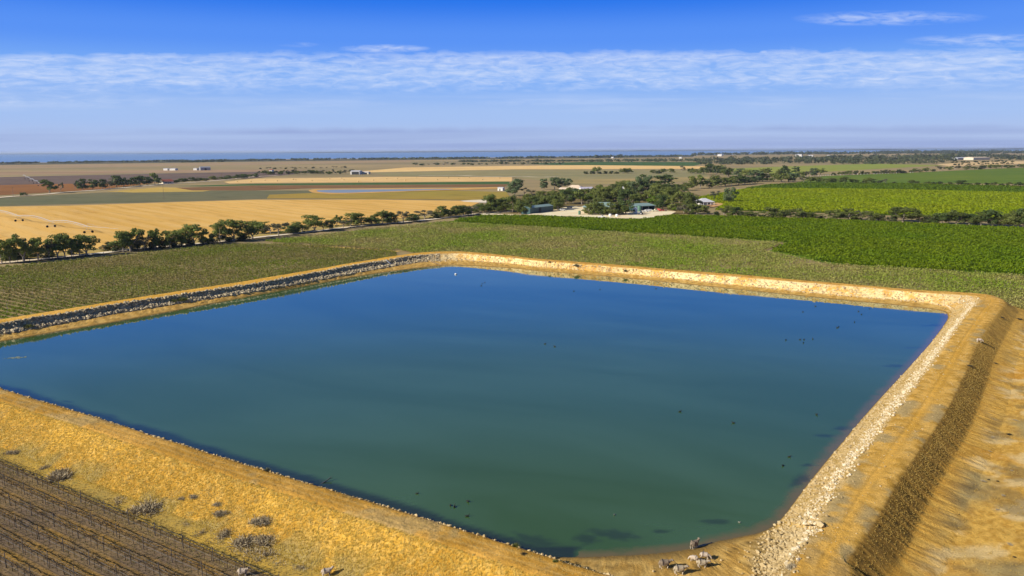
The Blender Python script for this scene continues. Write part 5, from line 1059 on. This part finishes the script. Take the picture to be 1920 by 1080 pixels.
def bush_mesh(seed, n, green=False):
    r_ = np.random.default_rng(seed); vs = []; k_ = n
    d_ = r_.normal(size=(k_, 3)); d_[:, 2] = np.abs(d_[:, 2])*.8+.15; d_ /= np.linalg.norm(d_, axis=1)[:, None]
    cs_ = r_.uniform(-.34, .34, (5, 2)) if not green else np.zeros((1, 2)); base = r_.normal(size=(k_, 3))*[.13, .13, 0]; base[:, :2] += cs_[r_.integers(0, len(cs_), k_)]; L_ = r_.uniform(.16, .40, k_) if not green else r_.uniform(.25, .5, k_); tip = base+d_*L_[:, None]*[1, 1, 1.1]; st_ = base+d_*L_[:, None]*.25*r_.random((k_, 1))
    wv = np.cross(d_, r_.normal(size=(k_, 3))); wv /= np.linalg.norm(wv, axis=1)[:, None]; wv *= .014
    v = np.stack([st_-wv, st_+wv, tip+wv*.5, tip-wv*.5], 1).reshape(-1, 3); return v, np.arange(4*k_).reshape(k_, 4)
deadm = plain('dead_twigs', (.44, .36, .23), (.28, .23, .15), 3, .95, .05); darkm = plain('dark_tuft', (.085, .075, .05), (.05, .045, .03), 3, .95, .05); greenm = plain('tussock', (.16, .17, .045), (.10, .11, .03), 3, .9, .1); saltm = plain('saltbush', (.14, .15, .09), (.09, .10, .06), 3, .9, .1)
BM = {}
for nm_, mm in (('dead', deadm), ('dark', darkm), ('tussock', greenm), ('salt', saltm)):
    BM[nm_] = [mesh(nm_+'_bush', *(lambda vf: (vf[0], [vf[1]]))(bush_mesh(200+k_+ord(nm_[0]), 900 if nm_ == 'dead' else 500, nm_ != 'dead')), [mm]) for k_ in range(3)]
nb_ = 0
ground_items = []
def bush(u, v, wpx, kind, label, group=None, zlev=None, hs=.75, name='bush'):
    global nb_
    p_ = bank_near(u, v, 0) if zlev is None else G(u, v, zlev)
    w_ = wpx*depth(p_)/F*1.05; o = link(name, BM[kind][nb_ % 3], None, p_-[0, 0, .02], random.uniform(0, 6.28)); o.scale = (w_, w_, w_*hs); nb_ += 1
    tag(o, label, 'bush', group); return o
dl = [(350, 545, 110), (310, 530, 60), (640, 700, 85), (620, 660, 45), (790, 715, 130), (830, 745, 90), (740, 720, 70), (855, 690, 50), (980, 655, 32), (1030, 655, 36), (1170, 690, 45), (1190, 740, 65), (1215, 735, 40), (1390, 770, 85), (905, 800, 52), (970, 808, 62), (1080, 865, 85), (1200, 845, 75), (1150, 900, 90), (1200, 905, 80), (1340, 900, 130), (1410, 905, 120), (1330, 950, 120), (1400, 975, 110), (1490, 1015, 95), (1600, 1050, 85), (240, 495, 45), (30, 420, 60), (75, 410, 45), (1110, 925, 60), (1440, 1030, 70)]
for k_, (X, Y, W_) in enumerate(sorted(dl)):
    bush(X/2.842, 700+Y/2.842, W_/2.842*1.15, 'dead', f'grey brown dead bush, {nth(k_+1)} from left at the near bank foot', 'dead bushes at the near bank foot', hs=.65, name='dead_bush')
dk = [(205, 335, 40), (210, 362, 36), (180, 417, 34), (240, 400, 40), (220, 440, 42), (178, 490, 52), (137, 525, 44), (278, 480, 40), (316, 470, 26), (372, 480, 28), (318, 290, 28), (447, 185, 46), (485, 95, 34), (330, 200, 40), (460, 412, 24), (415, 570, 34), (128, 692, 22), (375, 660, 26), (480, 960, 30), (460, 880, 50)]
for k_, (X, Y, W_) in enumerate(sorted(dk)):
    bush(1760+X/3.375, 760+Y/3.375, W_/3.375*.72, 'dead' if k_ % 3 else 'dark', f'small dark tuft on the bare earth, {nth(k_+1)} from left at lower right', 'dark tufts on the bare earth', zlev=GZ+.15, hs=.55, name='dark_tuft')
for u, v, w_, k_, lb, hs in ((326, 563, 14, 'tussock', 'left half of the green bush among riprap stones on the left bank', .8), (342, 561, 20, 'tussock', 'right half of the green bush among riprap stones on the left bank', .7), (52, 611, 20, 'tussock', 'yellow green tussock in the riprap at the far left', .6), (503, 880, 11, 'salt', 'small upright sapling on the near crest edge', 1.5), (966, 1020, 14, 'tussock', 'yellowish tussock on the near crest edge above the water', 1.1), (982, 1036, 13, 'dark', 'dark tuft on the near crest beside the yellowish tussock', .6), (1040, 1050, 11, 'tussock', 'small green tuft where the crest meets the beach', .8), (1081, 500, 13, 'salt', 'grey green bush on the far bank face', .8), (1173, 509, 9, 'salt', 'smaller bush right of the grey green one on the far bank', .8), (1030, 493, 7, 'salt', 'tiny bush left of the grey green one on the far bank', .7), (1480, 1058, 20, 'dead', 'grey dead bush in the rubble spill at the corner', .7), (1880, 594, 10, 'dark', 'dark tuft on the outer shoulder at upper right', .4), (1910, 596, 12, 'dark', 'larger dark tuft at the right end of the shoulder', .4), (1865, 678, 10, 'dark', 'dark scrub clump under the right crest edge', .3), (1818, 684, 12, 'dark', 'dark scrub at the lip of the right crest', .35)): bush(u, v, w_, k_, lb, hs=hs)

# ------------------------------------------------------------------ driftwood, pipe, buoy
def free(name, mb_, mat, loc, rz, label, cat, smooth=False): return tag(mb_.build(name, mat, None, loc, rz, smooth), label, cat)
a, b_ = bank_near(724, 490, 0), G(737, 501.5, .1); mb_ = MB(); d_ = b_-a; mb_.bar((0, 0, .9), d_+[0, 0, .35], .16, .16, 8); free('pipe', mb_, M_['white_paint'], a, 0, 'white pipe running down the left bank to the water', 'pipe')
a, b_ = bank_near(808, 490, 0), G(827, 497.2, .1); mb_ = MB(); d_ = b_-a; mb_.bar((0, 0, .25), d_+[0, 0, .15], .14, .10, 7); free('driftwood', mb_, M_['wood'], a, 0, 'pale pole lying on the sand at the far left corner', 'pole')
a = G(601, 907, 0); b_ = G(622, 900, 0); mb_ = MB(); d_ = b_-a; mb_.bar((0, 0, -.1), d_*.7+[0, 0, .25], .10, .07, 6); mb_.bar(d_*.7+[0, 0, .25], d_+[0, 0, .55], .07, .03, 6); mb_.bar(d_*.75+[0, 0, .3], d_*.95+[.3, .3, .25], .05, .02, 5); free('driftwood', mb_, M_['dark_steel'], a, 0, 'dark dead branch sticking out of the water by the near bank', 'branch')
mb_ = lathe([(.04, -.2), (.32, -.1), (.46, .08), (.40, .28), (.2, .42), (.05, .46)], 14); e = empty('buoy', G(854.5, 514.5, 0)); tag(e, 'small white topped float on the water near the far corner', 'buoy'); mb_.build('float', M_['white_paint'], e, smooth=True); mb2 = MB(); mb2.bar((0, 0, -.1), (0, 0, .07), .52, .52, 14); mb2.build('collar', M_['dark_steel'], e)
# pale froth at the inlet
fr = MB()
for k_ in range(40): c_ = np.array([rng.normal()*1.3, rng.normal()*.4]); s_ = random.uniform(.06, .26); fr.add([(c_[0]+s_*1.6*math.cos(a_), c_[1]+s_*.7*math.sin(a_), .02+.02*random.random()) for a_ in np.arange(7)*.8976], [tuple(range(7))])
o = fr.build('foam', plain('froth', (.30, .32, .22), (.22, .26, .18), 2, .7), None, G(31, 671, 0), .15); tag(o, 'pale froth on the water near the left edge', 'foam', kind='stuff')

# ------------------------------------------------------------------ sheep, ducks (one continuous skin each)
def skin(name, nodes, edges, mat, sub=2, root=0):
    me = bpy.data.meshes.new(name); me.from_pydata([n_[:3] for n_ in nodes], edges, []); o = bpy.data.objects.new(name, me); COL.objects.link(o)
    md = o.modifiers.new('skin', 'SKIN'); md.use_smooth_shade = True; o.modifiers.new('sub', 'SUBSURF').render_levels = sub; o.modifiers['sub'].levels = sub
    for k_, n_ in enumerate(nodes): me.skin_vertices[0].data[k_].radius = (n_[3], n_[4] if len(n_) > 4 else n_[3]); me.skin_vertices[0].data[k_].use_root = (k_ == root)
    dg = bpy.context.evaluated_depsgraph_get(); m2 = bpy.data.meshes.new_from_object(o.evaluated_get(dg)); m2.name = name
    bpy.data.objects.remove(o); bpy.data.meshes.remove(me)
    m2.materials.clear()
    for mm in (mat if isinstance(mat, list) else [mat]): m2.materials.append(mm)
    return m2
def wool(name, a, b): t = NT(name); g = t.noise(t.obj(), 9, 4, .7); return t.done(t.mix(t.ramp(g, .4, .65), a, b), .95, .05, bump=g, bstr=.9, bdist=.06)
fleeces = [wool('wool_grey', (.27, .21, .15), (.17, .135, .10)), wool('wool_cream', (.44, .37, .26), (.32, .26, .18)), wool('wool_pale', (.52, .43, .34), (.38, .31, .23))]
facem = plain('sheep_face', (.66, .58, .46), (.52, .45, .35), 3, .9, .1)
def sheep_mesh(pose, fl):
    hd = {'up': [(.47, 0, .78, .16, .17), (.60, 0, .92, .11, .12), (.68, 0, 1.00, .09, .09), (.78, 0, .95, .062, .068), (.86, 0, .90, .042, .048)],
          'level': [(.48, 0, .74, .14, .16), (.64, 0, .82, .10, .12), (.76, 0, .84, .085, .09), (.86, 0, .78, .06, .065), (.93, 0, .74, .042, .045)],
          'graze': [(.48, 0, .66, .14, .16), (.64, 0, .50, .10, .11), (.73, 0, .34, .08, .085), (.79, 0, .22, .06, .06), (.82, 0, .13, .042, .042)]}[pose]
    nd = [(0, 0, .66, .30, .28), (-.26, 0, .66, .30, .28), (-.48, 0, .68, .20, .20), (.24, 0, .67, .25, .25), *hd]                      # 0..3 trunk, 4..8 neck and head
    ed = [(0, 1), (1, 2), (0, 3), (3, 4), (4, 5), (5, 6), (6, 7), (7, 8)]
    hx, hz_ = hd[2][0], hd[2][2]
    for sgn in (-1, 1): nd.append((hx-.03, sgn*.09, hz_+.05, .035, .03)); nd.append((hx-.07, sgn*.19, hz_+.03, .025, .015)); ed += [(6, len(nd)-2), (len(nd)-2, len(nd)-1)]
    nd.append((-.60, 0, .60, .05)); nd.append((-.63, 0, .44, .04)); ed += [(2, len(nd)-2), (len(nd)-2, len(nd)-1)]
    for (x0, sgn, st_) in ((.30, 1, .05), (.30, -1, -.06), (-.40, 1, -.05), (-.40, -1, .06)):
        src = 3 if x0 > 0 else 1; n0 = len(nd)
        if x0 > 0: nd += [(x0, sgn*.13, .46, .085), (x0+.02+st_*.5, sgn*.13, .26, .05), (x0+st_, sgn*.13, .10, .038), (x0+st_+.02, sgn*.13, .015, .045)]
        else: nd += [(x0+.02, sgn*.13, .48, .11), (x0-.07+st_*.5, sgn*.13, .29, .055), (x0+st_, sgn*.13, .11, .038), (x0+st_+.03, sgn*.13, .015, .045)]
        ed += [(src, n0), (n0, n0+1), (n0+1, n0+2), (n0+2, n0+3)]
    me = skin('sheep', nd, ed, [fl, facem])
    for p_ in me.polygons:
        c_ = p_.center
        hx0 = hd[1][0]+.05
        if c_.z < .30 and pose != 'graze' or (pose == 'graze' and (c_.z < .30 and c_.x < .55)) or c_.x > hx0: p_.material_index = 1
    return me
SH = {}
def sheep(u, v, ang, pose, fl, label, z=None, s_=1.0, onbank=True):
    key = (pose, fl)
    if key not in SH: SH[key] = sheep_mesh(pose, fleeces[fl])
    p_ = bank_near(u, v, 0) if z is None else G(u, v, z)
    o = link('sheep', SH[key], None, p_-[0, 0, .01], ang); o.scale = (s_,)*3; tag(o, label, 'sheep', 'sheep around the dam'); return o
sheep(1306, 1027, .55, 'up', 0, 'grey sheep standing at the water edge with raised head', s_=1.05)
sheep(1251, 1064, .10, 'level', 0, 'dark grey woolly sheep left of the cream one on the beach', s_=1.12)
sheep(1281, 1073, .05, 'level', 1, 'cream sheep nearest the bottom of the photo on the beach', s_=1.12)
sheep(1321, 1055, -.10, 'level', 1, 'woolly sheep standing in front of the two pale ones', s_=1.0)
sheep(1306, 1052, 2.6, 'graze', 2, 'pale sheep half hidden behind the left of the trio', s_=.85)
sheep(1326, 1045, -.25, 'graze', 2, 'pink white sheep at the back of the trio', s_=.95)
sheep(1838, 640, -.35, 'graze', 2, 'lone pinkish sheep on the lip of the right bank', s_=1.0)
sheep(613, 1080, .3, 'up', 2, 'pale sheep below the near bank at the bottom edge', z=GZ+.1)
sheep(456, 1080, .1, 'up', 2, 'pale sheep at the end of the trellis row at the bottom', z=GZ+.1)
duckm = plain('duck_dark', (.022, .02, .018), (.012, .012, .012), 4, .7); duckw = plain('duck_pale', (.30, .28, .24), (.16, .15, .13), 4, .7)
def duck_mesh(mat):
    return skin('duck', [(0, 0, .09, .13, .11), (-.17, 0, .10, .10, .09), (-.32, 0, .16, .04, .03), (.15, 0, .10, .10, .09), (.22, 0, .22, .045), (.25, 0, .34, .06), (.36, 0, .325, .022, .015)], [(0, 1), (1, 2), (0, 3), (3, 4), (4, 5), (5, 6)], mat, 1)
DM = [duck_mesh(duckm), duck_mesh(duckw)]
dp = [(1505.6, 585), (1609.7, 584.2), (1630, 579.2), (1615.3, 589.7), (1602.2, 604.2), (1570, 614.7), (1572.8, 612.8), (1473.6, 637.8), (1500, 637), (1507.5, 637), (1524, 636), (1506.4, 643), (1531, 777.8), (1529, 574.4), (1480, 857), (1468, 874), (902.5, 536), (904, 532), (909, 530), (1076, 546), (1230, 541.5), (1125, 543), (844.5, 948.5), (852, 951), (876, 968.6), (877, 941), (782, 926), (1275, 772), (1375, 793.5), (1022, 645), (1040, 650), (1152, 966), (1386, 980)]
for k_, (u, v) in enumerate(sorted(dp)):
    pale = (u, v) in ((1152, 966), (1386, 980)); o = link('duck', DM[int(pale)], None, G(u, v, 0), random.uniform(0, 6.28)); s_ = random.uniform(.8, 1.05)*(.7 if pale else 1); o.scale = (s_,)*3
    where = 'near the far right corner' if u > 1450 and v < 650 else 'in the near right water' if u > 1200 else 'near the far bank' if v < 560 else 'close to the near bank' if v > 900 else 'in the middle of the dam'
    tag(o, f'{"pale" if pale else "black"} duck {where}, {nth(k_+1)} from left on the water', 'duck', 'ducks on the dam')
# flat stones on the beach
for u, v, s_, lb in ((1229, 1069, .17, 'single pale stone on the beach left of the dark grey sheep'), (1357, 1050, .16, 'pale stone on the beach right of the sheep trio')): boulder(u, v, s_, lb)
